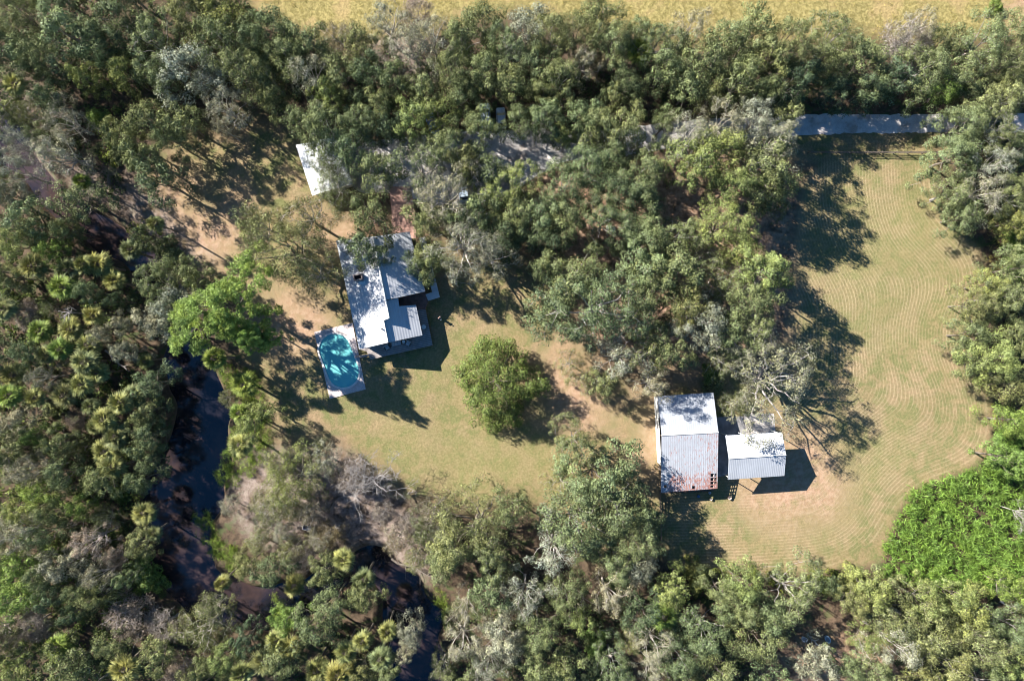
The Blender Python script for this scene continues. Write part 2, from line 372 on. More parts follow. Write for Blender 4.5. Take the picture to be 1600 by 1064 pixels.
nt.links.new(g, bs.inputs['Base Color']); bs.inputs['Roughness'].default_value = .95; bump(nt, bs, noise(nt, 9, 4, .7, v), .6, .08)
sheet('gravel_driveway', DRIVE, .03, gm, .16)
bm_, nt, bs = new_mat('brick_paving'); v = coords(nt, 'Object', (2.2, 2.2, 2.2), .2)
bt = nd(nt, 'ShaderNodeTexBrick'); nt.links.new(v, bt.inputs[0]); bt.inputs['Color1'].default_value = (.42, .22, .17, 1); bt.inputs['Color2'].default_value = (.50, .30, .24, 1); bt.inputs['Mortar'].default_value = (.36, .28, .24, 1); bt.inputs['Scale'].default_value = 1.0
nt.links.new(bt.outputs[0], bs.inputs['Base Color']); bs.inputs['Roughness'].default_value = .9
sheet('brick_path', PATH, .04, bm_)
conc = plain('concrete', (.40, .37, .35), .9, .2, .8, bmp=.2)
conc_d = plain('concrete_shaded', (.24, .235, .24), .9, .25, .7, bmp=.2)  # darker copy of the concrete: shade beside the barn put into the colour
sheet('concrete_slab', [(1112, 652), (1161, 650), (1166, 679), (1140, 682), (1143, 735), (1133, 743), (1112, 746)], .06, conc_d)
sheet('concrete_pad', [(1161.3, 646), (1209, 646), (1212, 680), (1166.3, 679.5)], .07, conc)

# ------------------------------------------------------------------ metal roofs
def metal(name, col, rib=.3, rot=0.0, rust=0.0, rough=.45, wavec=.12, rustdir=None):
    m, nt, bs = new_mat(name)
    v = coords(nt, 'Object', (1, 1, 1), rot)
    w = nd(nt, 'ShaderNodeTexWave', wave_type='BANDS', bands_direction='X', wave_profile='SIN'); nt.links.new(v, w.inputs[0]); w.inputs['Scale'].default_value = 2*PI/20/rib; w.inputs['Distortion'].default_value = 0
    seam = ramp(nt, w.outputs['Fac'], .80, .97)
    v0 = coords(nt)
    n = noise(nt, .6, 5, .6, v0)
    c = mixc(nt, ramp(nt, n, .3, .7), tuple(x*.88 for x in col), col)
    sv = coords(nt, 'Object', (3.0, .35, 1), rot); c = mixc(nt, mth(nt, 'MULTIPLY', ramp(nt, noise(nt, 1, 4, .6, sv), .5, .72), .3), c, tuple(x*.62 for x in col))
    c = mixc(nt, mth(nt, 'MULTIPLY', seam, wavec*3), c, tuple(x*.45 for x in col))
    if rust:
        g_ = nd(nt, 'ShaderNodeAttribute', attribute_name='rust').outputs['Fac']
        rv = coords(nt, 'Object', (4.5, 1.1, 1), rot)
        rn = mth(nt, 'ADD', noise(nt, 1.3, 6, .7, rv), g_)
        c = mixc(nt, mth(nt, 'MULTIPLY', ramp(nt, rn, .70, .86), .8), c, mixc(nt, ramp(nt, noise(nt, 3, 3, .6, v0), .35, .65), (.20, .05, .025), (.36, .13, .07)))
    nt.links.new(c, bs.inputs['Base Color']); bs.inputs['Roughness'].default_value = rough; bs.inputs['Metallic'].default_value = .0
    bump(nt, bs, w.outputs['Fac'], .35, .03)
    return m
white_paint = plain('white_paint', (.68, .68, .66), .6, .12, 1.5)
siding = plain('pale_siding', (.50, .49, .46), .7, .15, 1.2)
dark_glass = plain('dark_glass', (.03, .035, .04), .1, .2, 1)
wood = plain('weathered_wood', (.22, .17, .13), .85, .3, 2.5, bmp=.3)

# house frame: u along the ridge (down the photo), v across (east)
RD = (P(608, 510)-P(590, 420)).normalized(); ANG = math.atan2(RD.y, RD.x); RV = Vector((-RD.y, RD.x, 0))   # RV points east-ish
if RV.x < 0: RV = -RV
ro = P(607, 535, 6.2)
def vv(x, y): return (x-ro.x)*RV.x+(y-ro.y)*RV.y
def west(x, y): return 6.2+.42*min(0, vv(x, y)-0)
def eastn(x, y): return 6.45-.42*max(0, vv(x, y)+.0)
def easts(x, y): return 6.05-.47*max(0, vv(x, y)+.7)
house = empty('house', P(590, 470), 0, 'white metal-roofed raised house between the pool and the shaded oaks', 'house')
def world_child(o, parent):
    o.parent = parent; o.matrix_parent_inverse = parent.matrix_world.inverted() if False else o.matrix_parent_inverse
    o.location = o.location-parent.location; return o
roof_w = metal('roof_metal', (.52, .53, .55), .42, -ANG+PI/2, wavec=.1, rough=.4)
roof_e = metal('roof_metal_shaded', (.49, .51, .55), .42, -ANG+PI/2, wavec=.045, rough=.4)  # cooler, slightly darker copy: the east slope's weaker light is painted in
def roofpoly(name, px, fn, m, parent, th=.14):
    pts = [on_surf(x, y, fn) for x, y in px]
    return world_child(MB().prism(pts, thick=th).build(name, m), parent)
WPX = [(525, 376), (561, 546), (606.6, 535.2), (599.8, 500.8), (608.2, 497.5), (583, 370)]
roofpoly('roof', WPX, west, roof_w, house)
ENPX = [(583.4, 370), (640, 362), (664.5, 455.6), (622, 465), (606.8, 467.5), (601.8, 469)]
roofpoly('roof', ENPX, eastn, roof_e, house)
ESPX = [(608.6, 497.5), (600.3, 501), (607, 535), (660, 523.8), (650, 476.7), (623.6, 478.5), (622, 465.6), (602.5, 469.8)]
roofpoly('roof', ESPX, easts, roof_e, house)
# ridge cap
a_ = on_surf(583, 371, west); b_ = on_surf(608, 497, west)
world_child(MB().bar((a_.x, a_.y, a_.z+.06), (b_.x, b_.y, b_.z+.06), .16, 6).build('ridge_cap', white_paint, None), house)
# walls follow the outline, inset, from ground to under the roof
def wallpoly(px, fn, inset=.45, drop=.22, name='wall', m=siding, parent=house):
    pts = [on_surf(x, y, fn) for x, y in px]; n = len(pts)
    ar = sum(pts[i].x*pts[(i+1) % n].y-pts[(i+1) % n].x*pts[i].y for i in range(n)); sg = 1 if ar > 0 else -1
    out = []
    for i in range(n):
        a, b, c = pts[i-1], pts[i], pts[(i+1) % n]
        d1 = Vector((b.x-a.x, b.y-a.y)).normalized(); d2 = Vector((c.x-b.x, c.y-b.y)).normalized()
        n1 = Vector((-d1.y, d1.x))*sg; n2 = Vector((-d2.y, d2.x))*sg
        k = 1+n1.dot(n2); off = (n1+n2)/max(k, .4)*inset; x, y = b.x+off.x, b.y+off.y
        out.append((x, y, fn(x, y)-drop))
    return world_child(MB().prism(out, base_z=-.1).build(name, m), parent)
wallpoly(WPX, west); wallpoly(ENPX, eastn); wallpoly([(603, 470), (600, 501), (607, 535), (660, 523.8), (650, 476.7), (623.6, 478.5), (622, 466)], easts)
# chimney with dark open top, pipe vent
c0 = on_surf(561, 434, west)
ch = empty('chimney', c0-house.location); ch.parent = house; ch.rotation_euler = (0, 0, ANG+PI/2)
b = MB(); b.box(0, -.42, .45, 1.5, .18, 1.3); b.box(0, .42, .45, 1.5, .18, 1.3); b.box(-.66, 0, .45, .18, .66, 1.3); b.box(.66, 0, .45, .18, .66, 1.3); b.build('chimney_stack', plain('chimney_brick', (.20, .17, .16), .9, .3, 4), ch)
MB().box(0, 0, .2, 1.14, .66, .5).build('flue', plain('flue_dark', (.02, .02, .022), .95), ch)  # near-black block paints the darkness inside the open stack
MB().box(.55, -.95, .12, 1.6, .5, .06).build('flashing', white_paint, ch)
c1 = on_surf(597, 514, west); MB().cyl(c1.x-house.location.x, c1.y-house.location.y, c1.z-.2, c1.z+.5, .12, n=12).build('vent_pipe', plain('vent_metal', (.1, .1, .11), .5), house)
# deck (raised, wrap around)
planks, nt, bs = new_mat('deck_planks'); v = coords(nt, 'Object', (1, 1, 1), -ANG)
w = nd(nt, 'ShaderNodeTexWave', wave_type='BANDS', bands_direction='X'); nt.links.new(v, w.inputs[0]); w.inputs['Scale'].default_value = 2*PI/20/.30; w.inputs['Distortion'].default_value = .2
dc = mixc(nt, ramp(nt, noise(nt, .9, 5, .6, v), .3, .7), (.24, .21, .20), (.34, .30, .29)); dc = mixc(nt, ramp(nt, w.outputs['Fac'], .85, .98), dc, (.07, .06, .06))
nt.links.new(dc, bs.inputs['Base Color']); bs.inputs['Roughness'].default_value = .8
DZ = 1.0
def flat(px, z): return [tuple(P(x, y, z)) for x, y in px]
deck = empty('deck', P(625, 545), 0, 'grey plank deck wrapping the shaded south and east sides of the house', 'deck')
world_child(MB().prism(flat([(560, 545), (573, 549.5), (579, 561.8), (676, 539.5), (665, 484), (640, 484), (640, 500), (600, 520)], DZ), thick=.14).build('deck_floor', planks), deck)
b = MB()
for x, y in ((580, 560.5), (604, 555), (628, 549.5), (652, 544), (675, 538.5), (671, 519), (668, 503)):
    p = P(x, y, DZ-.15); world_child(MB().box(p.x, p.y, (DZ-.15)/2, .14, .14, DZ-.14).build('post', wood), deck)
b = MB()
for i in range(3):
    p = P(571.5-3*i*.5, 556+i*.3, 0); b.box(p.x-.32*i, p.y, .82-.26*i, .34, 1.5, .08, ANG+PI)
world_child(b.build('steps', planks), deck)
# brown porch floor
brown = plain('brown_tiles', (.20, .105, .085), .75, .25, 1.5)
po = empty('porch', P(650, 470), 0, 'brown tiled porch platform in the notch of the house roof', 'porch')
world_child(MB().prism(flat([(620, 464), (664.2, 456.5), (668.5, 470.5), (664.8, 483), (652, 483.5), (650, 476), (623, 479)], 1.12), thick=.2).build('porch_floor', brown), po)
world_child(MB().prism(flat([(621, 466), (663, 458.5), (667, 470.5), (663.5, 482), (652, 482.5), (649.5, 477), (624, 480)], .9), base_z=-.1).build('porch_base', siding), po)
# white L shaped ramp
rp_ = empty('ramp', P(678, 440), 0, 'white L-shaped entry ramp running along the east side of the house', 'ramp')
world_child(MB().prism(flat([(655, 372), (664, 370), (687.3, 464.5), (669, 470), (664.8, 460), (675.2, 456.6)], 1.15), thick=.16).build('ramp_floor', plain('ramp_concrete', (.52, .52, .53), .7, .1, 1)), rp_)
b = MB()
for x, y in ((661, 374), (668, 398), (675, 425), (682, 452), (686, 463), (672, 466)):
    p = P(x, y, 1); world_child(MB().box(p.x, p.y, .48, .16, .16, 1.0).build('post', wood), rp_)

# deck furniture
cush = plain('pale_cushion', (.42, .43, .45), .9, .12, 4); frame_m = plain('dark_wicker', (.10, .09, .085), .8, .3, 10)
def seat(px, py, rz, w_, name, label, cat, grp=None):
    p = P(px, py, DZ); t = empty(name, (p.x, p.y, DZ), rz, label, cat, grp)
    MB().box(0, 0, .16, w_, .78, .22).build('seat_base', frame_m, t, bevel=.02)
    n = max(1, round(w_/.75))
    for i in range(n): MB().box((i-(n-1)/2)*(w_-.22)/n, -.05, .35, (w_-.26)/n, .62, .16).build('seat_cushion', cush, t, bevel=.04)
    MB().box(0, .36, .5, w_, .14, .66).build('backrest', cush, t, bevel=.04)
    for s in (-1, 1): MB().box(s*(w_/2-.06), -.02, .4, .12, .72, .3).build('armrest', frame_m, t, bevel=.02)
    for sx in (-1, 1):
        for sy in (-1, 1): MB().box(sx*(w_/2-.08), sy*.32, .03, .07, .07, .08).build('leg', frame_m, t)
    return t
seat(619.6, 536.6, ANG+PI/2, 1.9, 'outdoor_sofa', 'pale cushioned outdoor sofa on the deck between two armchairs', 'sofa')
seat(605.3, 542.6, ANG+PI/2+.35, .95, 'outdoor_armchair', 'pale armchair on the deck, west of the outdoor sofa', 'armchair', 'outdoor armchairs on the deck')
seat(638.2, 536.4, ANG+PI/2-.65, .95, 'outdoor_armchair', 'pale armchair turned diagonally on the deck, east of the sofa and little table', 'armchair', 'outdoor armchairs on the deck')
def rtable(px, py, r, h, label):
    p = P(px, py, DZ); t = empty('round_table', (p.x, p.y, DZ), 0, label, 'table')
    MB().cyl(0, 0, h-.05, h, r, n=28).build('table_top', white_paint, t); MB().cyl(0, 0, .03, h-.05, .05).build('pedestal', white_paint, t); MB().cyl(0, 0, 0, .03, r*.5, n=20).build('foot', white_paint, t)
rtable(631.2, 533.8, .27, .5, 'small round white side table between the sofa and the diagonal armchair')
rtable(662.8, 511, .38, .72, 'round white table alone on the east side of the dark deck')

# ------------------------------------------------------------------ pool
pave, nt, bs = new_mat('pool_pavers'); v = coords(nt, 'Object', (1, 1, 1), -ANG)
bt = nd(nt, 'ShaderNodeTexBrick'); nt.links.new(v, bt.inputs[0]); bt.inputs['Scale'].default_value = 2.0; bt.inputs['Color1'].default_value = (.50, .42, .41, 1); bt.inputs['Color2'].default_value = (.60, .53, .52, 1); bt.inputs['Mortar'].default_value = (.36, .30, .29, 1); bt.inputs['Mortar Size'].default_value = .02
nt.links.new(mixc(nt, mth(nt, 'MULTIPLY', ramp(nt, noise(nt, .8, 5, .65, v), .45, .7), .4), bt.outputs[0], (.34, .26, .24)), bs.inputs['Base Color']); bs.inputs['Roughness'].default_value = .85
corners = [P(491, 519), P(551, 504.5), P(571.5, 608), P(515.5, 623)]
# ring between rectangle outline and the pool opening
cap_in = capsule(POOLR+.28, .12, 20)
def ray_rect(c, d):
    best = 1e9
    for i in range(4):
        a, b2 = corners[i], corners[(i+1) % 4]; e = b2-a; den = d.x*e.y-d.y*e.x
        if abs(den) < 1e-9: continue
        t = ((a.x-c.x)*e.y-(a.y-c.y)*e.x)/den; s = ((a.x-c.x)*d.y-(a.y-c.y)*d.x)/den
        if t > 0 and -1e-6 <= s <= 1+1e-6: best = min(best, t)
    return best
cc = (pc0+pc1)/2
angs = sorted([math.atan2(p[1]-cc.y, p[0]-cc.x) for p in cap_in]+[math.atan2(p.y-cc.y, p.x-cc.x) for p in corners])
def cap_r(th, r):
    d = Vector((math.cos(th), math.sin(th), 0)); lo, hi = 0, 30
    seg = np.array([[pc0.x, pc0.y], [pc1.x, pc1.y]])
    for _ in range(40):
        mid = (lo+hi)/2; q = cc+d*mid
        if float(dist_line(seg, np.array([q.x]), np.array([q.y]))[0]) < r: lo = mid
        else: hi = mid
    return cc+d*lo
bmm = bmesh.new(); inn, outt, inb, oub = [], [], [], []
for th in angs:
    q = cap_r(th, POOLR+.28); d = Vector((math.cos(th), math.sin(th), 0)); t = ray_rect(cc, d); o = cc+d*t
    inn.append(bmm.verts.new((q.x, q.y, .12))); outt.append(bmm.verts.new((o.x, o.y, .12))); inb.append(bmm.verts.new((q.x, q.y, -.2))); oub.append(bmm.verts.new((o.x, o.y, -.2)))
n = len(angs)
for i in range(n):
    j = (i+1) % n
    for f in ((inn[i], outt[i], outt[j], inn[j]), (outt[i], oub[i], oub[j], outt[j]), (inb[i], inn[i], inn[j], inb[j])):
        try: bmm.faces.new(f)
        except ValueError: pass
bmesh.ops.recalc_face_normals(bmm, faces=bmm.faces[:]); me = bpy.data.meshes.new('pool_patio'); bmm.to_mesh(me); bmm.free()
props(link('pool_patio', me, pave), kind='structure')
sheet('patio_strip', [(550.5, 505.5), (560, 545), (568, 575), (565, 576)], .11, pave) if False else None
pool = empty('swimming_pool', cc, 0, 'turquoise oval swimming pool with white coping beside the house', 'swimming pool')
def ringmesh(name, r0, r1, z0, z1, m, close_floor=False):
    A_, B_ = capsule(r0, z0), capsule(r1, z1); b = MB(); b.loft([A_, B_], cap=False)
    if close_floor: b.bm.faces.new(b.bm.verts[-len(B_):]) if False else None
    return b
b = MB(); b.loft([capsule(POOLR, .10), capsule(POOLR, .19), capsule(POOLR+.30, .19), capsule(POOLR+.30, .10), capsule(POOLR, .10)], cap=False)
world_child(b.build('coping', plain('coping_white', (.62, .60, .58), .7, .08, 2)), pool)
liner = plain('pool_liner', (.42, .80, .82), .6, .08, .5)
b = MB(); b.loft([capsule(POOLR+.02, .12), capsule(POOLR, -1.2), capsule(POOLR-.3, -1.5)], cap=False); b.bm.verts.ensure_lookup_table()
k = len(capsule(1, 0)); b.bm.faces.new([b.bm.verts[2*k+i] for i in range(k)]); bb = b.build('basin', liner); world_child(bb, pool)
wm, nt, bs = new_mat('pool_water'); nt.nodes.remove(bs)
tr = nd(nt, 'ShaderNodeBsdfTransparent'); tr.inputs[0].default_value = (.30, .84, .90, 1); gl = nd(nt, 'ShaderNodeBsdfGlossy'); gl.inputs['Roughness'].default_value = .03
fr = nd(nt, 'ShaderNodeFresnel'); fr.inputs[0].default_value = 1.33; mx = nd(nt, 'ShaderNodeMixShader'); nt.links.new(fr.outputs[0], mx.inputs[0]); sca = nd(nt, 'ShaderNodeBsdfDiffuse'); sca.inputs[0].default_value = (.20, .66, .66, 1); mw = nd(nt, 'ShaderNodeMixShader'); mw.inputs[0].default_value = .75; nt.links.new(tr.outputs[0], mw.inputs[1]); nt.links.new(sca.outputs[0], mw.inputs[2]); nt.links.new(mw.outputs[0], mx.inputs[1]); nt.links.new(gl.outputs[0], mx.inputs[2]); nt.links.new(mx.outputs[0], nt.nodes['Material Output'].inputs[0])
bp = nd(nt, 'ShaderNodeBump'); bp.inputs['Strength'].default_value = .1; nt.links.new(noise(nt, 3, 3, .5, coords(nt)), bp.inputs['Height']); nt.links.new(bp.outputs[0], gl.inputs['Normal'])
b = MB(); b.bm.faces.new([b.bm.verts.new(p) for p in capsule(POOLR-.005, .03)]); world_child(b.build('water', wm), pool)
# steps: quarter-round treads at the top right end
stp = P(535, 531); st_m = plain('pool_step', (.62, .78, .76), .6, .05, 1)
for i in range(3):
    b = MB(); r = .95-.28*i; rr = []
    for j in range(13):
        t = math.radians(60)+PI+PI*j/12; rr.append((stp.x+r*math.cos(t), stp.y+r*math.sin(t), -.75+.27*i))
    b.prism(rr, thick=.25); world_child(b.build('pool_step', st_m), pool)

# ------------------------------------------------------------------ garage top left
gz = lambda x, y: 3.6-.25*abs((x-gref.x)*gdir.x+(y-gref.y)*gdir.y)
g0, g1 = P(492, 221, 4), P(518, 297, 4); gr = (g1-g0).normalized(); gdir = Vector((-gr.y, gr.x, 0)); gref = g0
gar = empty('garage', P(505, 260), 0, 'white metal-roofed garage half hidden under oaks northwest of the house', 'garage')
gm_ = metal('garage_roof_metal', (.62, .64, .67), .42, -math.atan2(gr.y, gr.x)+PI/2)
wpx = [(462, 227), (492, 220.5), (518, 296), (488, 306)]; epx = [(492.4, 220.5), (525, 213), (551, 288), (518.4, 296)]
roofpoly('roof', wpx, gz, gm_, gar); roofpoly('roof', epx, gz, gm_, gar)
wallpoly([(462, 227), (492, 220.5), (525, 213), (551, 288), (518, 296), (488, 306)], gz, .4, .2, 'wall', siding, gar)

# ------------------------------------------------------------------ barn with rusty roof
barn = empty('barn', P(1070, 700), 0, 'long open barn with white and rust-streaked metal roof missing panels', 'barn')
bn = {'TL': P(1027.3, 619, 3.3), 'TR': P(1114.7, 613.3, 3.3), 'RL': P(1033.8, 680, 4.6), 'RR': P(1122.6, 675.3, 4.6), 'BL': P(1032.9, 769.5, 3.0), 'BR': P(1120.9, 763, 3.0)}
def slope(name, A, B, Cc, D, m, parent, scols, trows, skip=(), rustfn=None, th=.06):
    """A-B top edge (ridge), D-C bottom edge"""
    bmx = bmesh.new(); grid = {}
    for j, t in enumerate(trows):
        for i, s in enumerate(scols):
            p = (A.lerp(B, s)).lerp(D.lerp(Cc, s), t); grid[i, j] = bmx.verts.new(p-parent.location)
    for j in range(len(trows)-1):
        for i in range(len(scols)-1):
            if (i, j) in skip: continue
            bmx.faces.new([grid[i, j], grid[i+1, j], grid[i+1, j+1], grid[i, j+1]])
    for vtx in [v_ for v_ in bmx.verts if not v_.link_faces]: bmx.verts.remove(vtx)
    bmesh.ops.recalc_face_normals(bmx, faces=bmx.faces[:])
    if sum(f.normal.z for f in bmx.faces) < 0: bmesh.ops.reverse_faces(bmx, faces=bmx.faces[:])
    me = bpy.data.meshes.new(name); bmx.to_mesh(me); bmx.free()
    if rustfn:
        at = me.attributes.new('rust', 'FLOAT', 'POINT'); L0 = parent.location; e = (B-A).normalized(); q = (D-A); ql = q.length; q = q/ql; wl_ = (B-A).length
        at.data.foreach_set('value', [rustfn(((v_.co+L0)-A).dot(e)/wl_, ((v_.co+L0)-A).dot(q)/ql) for v_ in me.vertices])
    o = link(name, me, m, parent); md = o.modifiers.new('thick', 'SOLIDIFY'); md.thickness = th; md.offset = -1; return o
bang = math.atan2((bn['RR']-bn['RL']).y, (bn['RR']-bn['RL']).x)
bmet = metal('barn_roof_metal', (.36, .385, .43), .36, -bang, rust=1, wavec=.1)
S = [i/24 for i in range(25)]; T = [0, .1, .2, .3, .4, .5, .6, .67, .715, .74, .795, .815, .87, .89, .935, .955, 1]
skip = set()
for j in (9, 11, 13): skip |= {(21, j), (22, j)} if False else {(21, j)}
T = [0, .1, .2, .3, .4, .5, .6, .7, .725, .785, .80, .855, .87, .92, .935, .975, 1]
S2 = [0]+[i/20 for i in range(1, 17)]+[.835, .875, .935, .945, .985, 1]
skip = {(18, j) for j in (8, 10, 12, 14)} | {(20-0, j) for j in (8, 10, 12)} | {(2, 12), (2, 14), (11, 14), (11, 12), (1, 10)}
skip = {(S2.index(.875), j) for j in (8, 10, 12, 14)} | {(S2.index(.945), j) for j in (8, 10, 12)} | {(11, 14), (11, 13), (1, 9), (1, 12)}
slope('roof', bn['RL'], bn['RR'], bn['BR'], bn['BL'], bmet, barn, S2, T, skip, lambda s, t: (.195 if t < .62 else .195+.12*min(1, (t-.62)/.2))*(1 if s > .1 else .6)-.02+(.05 if s > .8 else 0))
slope('roof', bn['RL'], bn['RR'], bn['TR'], bn['TL'], bmet, barn, [0, .25, .5, .75, 1], [0, .5, 1], (), lambda s, t: -.08)
rl, rr_ = bn['RL'], bn['RR']; MB().bar(rl-barn.location+Vector((0, 0, .03)), rr_-barn.location+Vector((0, 0, .03)), .11, 8).build('ridge_cap', white_paint, barn)
def inset_pt(p, c, d):
    v_ = (c-p); v_.z = 0; return p+v_.normalized()*d
bc = (bn['TL']+bn['BR'])/2
b = MB()
for a1, a2, z in (('TL', 'BL', 3.0), ('TR', 'BR', 3.0)):
    for t in [0.02, .2, .4, .6, .8, .98]:
        p = bn[a1].lerp(bn[a2], t); p = p+(bc-p).normalized()*.45; MB().box(p.x-barn.location.x, p.y-barn.location.y, (p.z+.3)/2-.1, .16, .16, p.z-.1).build('post', wood, barn)
# purlins and rafters seen through the missing sheets
b = MB()
for t in (.715, .79, .865, .93, .985):
    p = bn['RL'].lerp(bn['BL'], t)-barn.location; q = bn['RR'].lerp(bn['BR'], t)-barn.location; dz = Vector((0, 0, -.14)); b.bar(p+dz, q+dz, .05, 4)
for s in (.02, .17, .33, .5, .66, .83, .94, .98):
    p = bn['RL'].lerp(bn['RR'], s)-barn.location; q = bn['BL'].lerp(bn['BR'], s)-barn.location; dz = Vector((0, 0, -.24)); b.bar(p+dz, q+dz, .06, 4)
b.build('rafters', plain('pale_timber', (.40, .34, .31), .85, .2, 2), barn)
def vwall(name, p, q, z0, z1, th, m, parent):
    mid = (p+q)/2-parent.location; d = q-p; L = math.hypot(d.x, d.y)
    return MB().box(mid.x, mid.y, (z0+z1)/2, L, th, z1-z0, math.atan2(d.y, d.x)).build(name, m, parent)
gp = lambda k, ix=0, iy=0: Vector((bn[k].x+ix, bn[k].y+iy, 0))
rustwall = metal('barn_wall_metal', (.56, .55, .55), .36, -bang, rust=1, wavec=.1)
vwall('wall', gp('TL', .12, -.3), gp('BL', .12, 3.0).lerp(gp('TL', .12, -.3), .12), -.1, 2.9, .06, white_paint, barn)
vwall('wall', gp('TL', .3, -.35), gp('TR', -.3, -.35), -.1, 3.2, .06, rustwall, barn)
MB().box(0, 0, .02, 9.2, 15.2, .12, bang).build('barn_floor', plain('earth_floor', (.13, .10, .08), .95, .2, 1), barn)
# fence panel line south of the barn
fm = plain('grey_fence_wood', (.15, .125, .105), .9, .3, 3)
def rail_fence(name, pts, h, rails, label, step=2.4, cat='fence', r=.055):
    A = [P(*p) for p in pts]; o = empty(name, A[0], 0, label, cat); b = MB(); L0 = A[0]
    for a, c in zip(A, A[1:]):
        n = max(1, round((c-a).length/step)); ang = math.atan2((c-a).y, (c-a).x)
        for i in range(n):
            p = a.lerp(c, i/n)-L0; po_ = MB().box(p.x, p.y, h/2, .14, .14, h+.1, ang).build('post', fm, o)
    p = A[-1]-L0; MB().box(p.x, p.y, h/2, .14, .14, h+.1).build('post', fm, o)
    for z in rails:
        for a, c in zip(A, A[1:]):
            mid = (a+c)/2-L0; MB().box(mid.x, mid.y, z, (c-a).length, .05, .15, math.atan2((c-a).y, (c-a).x)).build('rail', fm, o)
rail_fence('rail_fence', [(1262, 240), (1350, 240.5), (1462, 240)], 1.35, (.45, .85, 1.25), 'brown three-rail timber fence between the gravel drive and the mown field')
rail_fence('rail_fence', [(1030, 768), (1032, 842)], 1.4, (.4, .8, 1.2), 'short weathered fence running south from the southwest corner of the rusty barn')

# ------------------------------------------------------------------ carport
car_ = empty('carport', P(1175, 715), 0, 'open-sided white metal carport standing east of the rusty barn', 'carport')
cn = {'TL': P(1133.4, 680.3, 4.2), 'TR': P(1222, 675.2, 4.2), 'RL': P(1138.7, 716.5, 5.7), 'RR': P(1228.2, 710.5, 5.7), 'BL': P(1137.4, 749.3, 4.2), 'BR': P(1225.6, 743.2, 4.2)}
cmet = metal('carport_roof_metal', (.43, .455, .50), .30, -bang, wavec=.07)
slope('roof', cn['RL'], cn['RR'], cn['BR'], cn['BL'], cmet, car_, [0, .5, 1], [0, .5, 1]); slope('roof', cn['RL'], cn['RR'], cn['TR'], cn['TL'], cmet, car_, [0, .5, 1], [0, .5, 1])
L0 = car_.location; MB().bar(cn['RL']-L0+Vector((0, 0, .03)), cn['RR']-L0+Vector((0, 0, .03)), .09, 8).build('ridge_cap', white_paint, car_)
cb = (cn['TL']+cn['BR'])/2
for a1, a2 in (('TL', 'TR'), ('BL', 'BR')):
    for t in (0.03, .35, .66, .97):
        p = cn[a1].lerp(cn[a2], t); d = Vector((cb.x-p.x, cb.y-p.y, 0)).normalized()*.25; p = p+d; MB().box(p.x-L0.x, p.y-L0.y, 2.05, .12, .12, 4.1, bang).build('post', white_paint, car_)
    p = cn[a1].lerp(cn[a2], .02)-L0; q = cn[a1].lerp(cn[a2], .98)-L0; MB().bar(p+Vector((0, (-.2 if a1 == 'TL' else .2), -.12)), q+Vector((0, (-.2 if a1 == 'TL' else .2), -.12)), .06, 4).build('beam', white_paint, car_)
for t in (.03, .35, .66, .97):
    p = cn['TL'].lerp(cn['TR'], t)-L0; q = cn['RL'].lerp(cn['RR'], t)-L0; s_ = cn['BL'].lerp(cn['BR'], t)-L0; dz = Vector((0, 0, -.14))
    b = MB(); b.bar(p+dz, q+dz, .05, 4); b.bar(q+dz, s_+dz, .05, 4); b.build('truss', white_paint, car_)
# ------------------------------------------------------------------ trees: skeletons, wood tubes, leaf clumps
def tubes(paths, sides=5):
    """paths: list of (pts(m,3), radii(m))"""
    V = []; F = []; base = 0
    for pts, rad in paths:
        pts = np.asarray(pts, float); m = len(pts); n = sides if rad[0] > .06 else 3
        tan = np.gradient(pts, axis=0); tan /= np.linalg.norm(tan, axis=1, keepdims=True)+1e-9
        up = np.array([.31, .17, .93]) if abs(tan[0, 2]) < .9 else np.array([1., .1, 0])
        u = np.cross(tan, up); u /= np.linalg.norm(u, axis=1, keepdims=True)+1e-9; v = np.cross(tan, u)
        a = np.arange(n)*2*PI/n
        ring = pts[:, None, :]+np.asarray(rad)[:, None, None]*(u[:, None, :]*np.cos(a)[None, :, None]+v[:, None, :]*np.sin(a)[None, :, None])
        V.append(ring.reshape(-1, 3))
        for j in range(m-1):
            for i in range(n):
                k = (i+1) % n; F.append((base+j*n+i, base+j*n+k, base+(j+1)*n+k, base+(j+1)*n+i))
        base += m*n
    return np.concatenate(V), F
def quads(cen, nrm, L, W, R, fold=0.0, long_dir=None):
    """leaf cards: centres (N,3), normals (N,3), sizes (N,)"""
    N = len(cen); nrm = nrm/(np.linalg.norm(nrm, axis=1, keepdims=True)+1e-9)
    t = R.normal(size=(N, 3)) if long_dir is None else long_dir
    u = t-(t*nrm).sum(1, keepdims=True)*nrm; u /= np.linalg.norm(u, axis=1, keepdims=True)+1e-9; v = np.cross(nrm, u)
    L = L[:, None]; W = W[:, None]
    a = cen-u*L*.5; b = cen-v*W*.5+u*L*.05; c = cen+u*L*.5; d = cen+v*W*.5+u*L*.05
    V = np.stack([a, b, c, d], 1).reshape(-1, 3); F = np.arange(4*N).reshape(N, 4)
    return V, F
def rnddir(R, n): d = R.normal(size=(n, 3)); return d/np.linalg.norm(d, axis=1, keepdims=True)
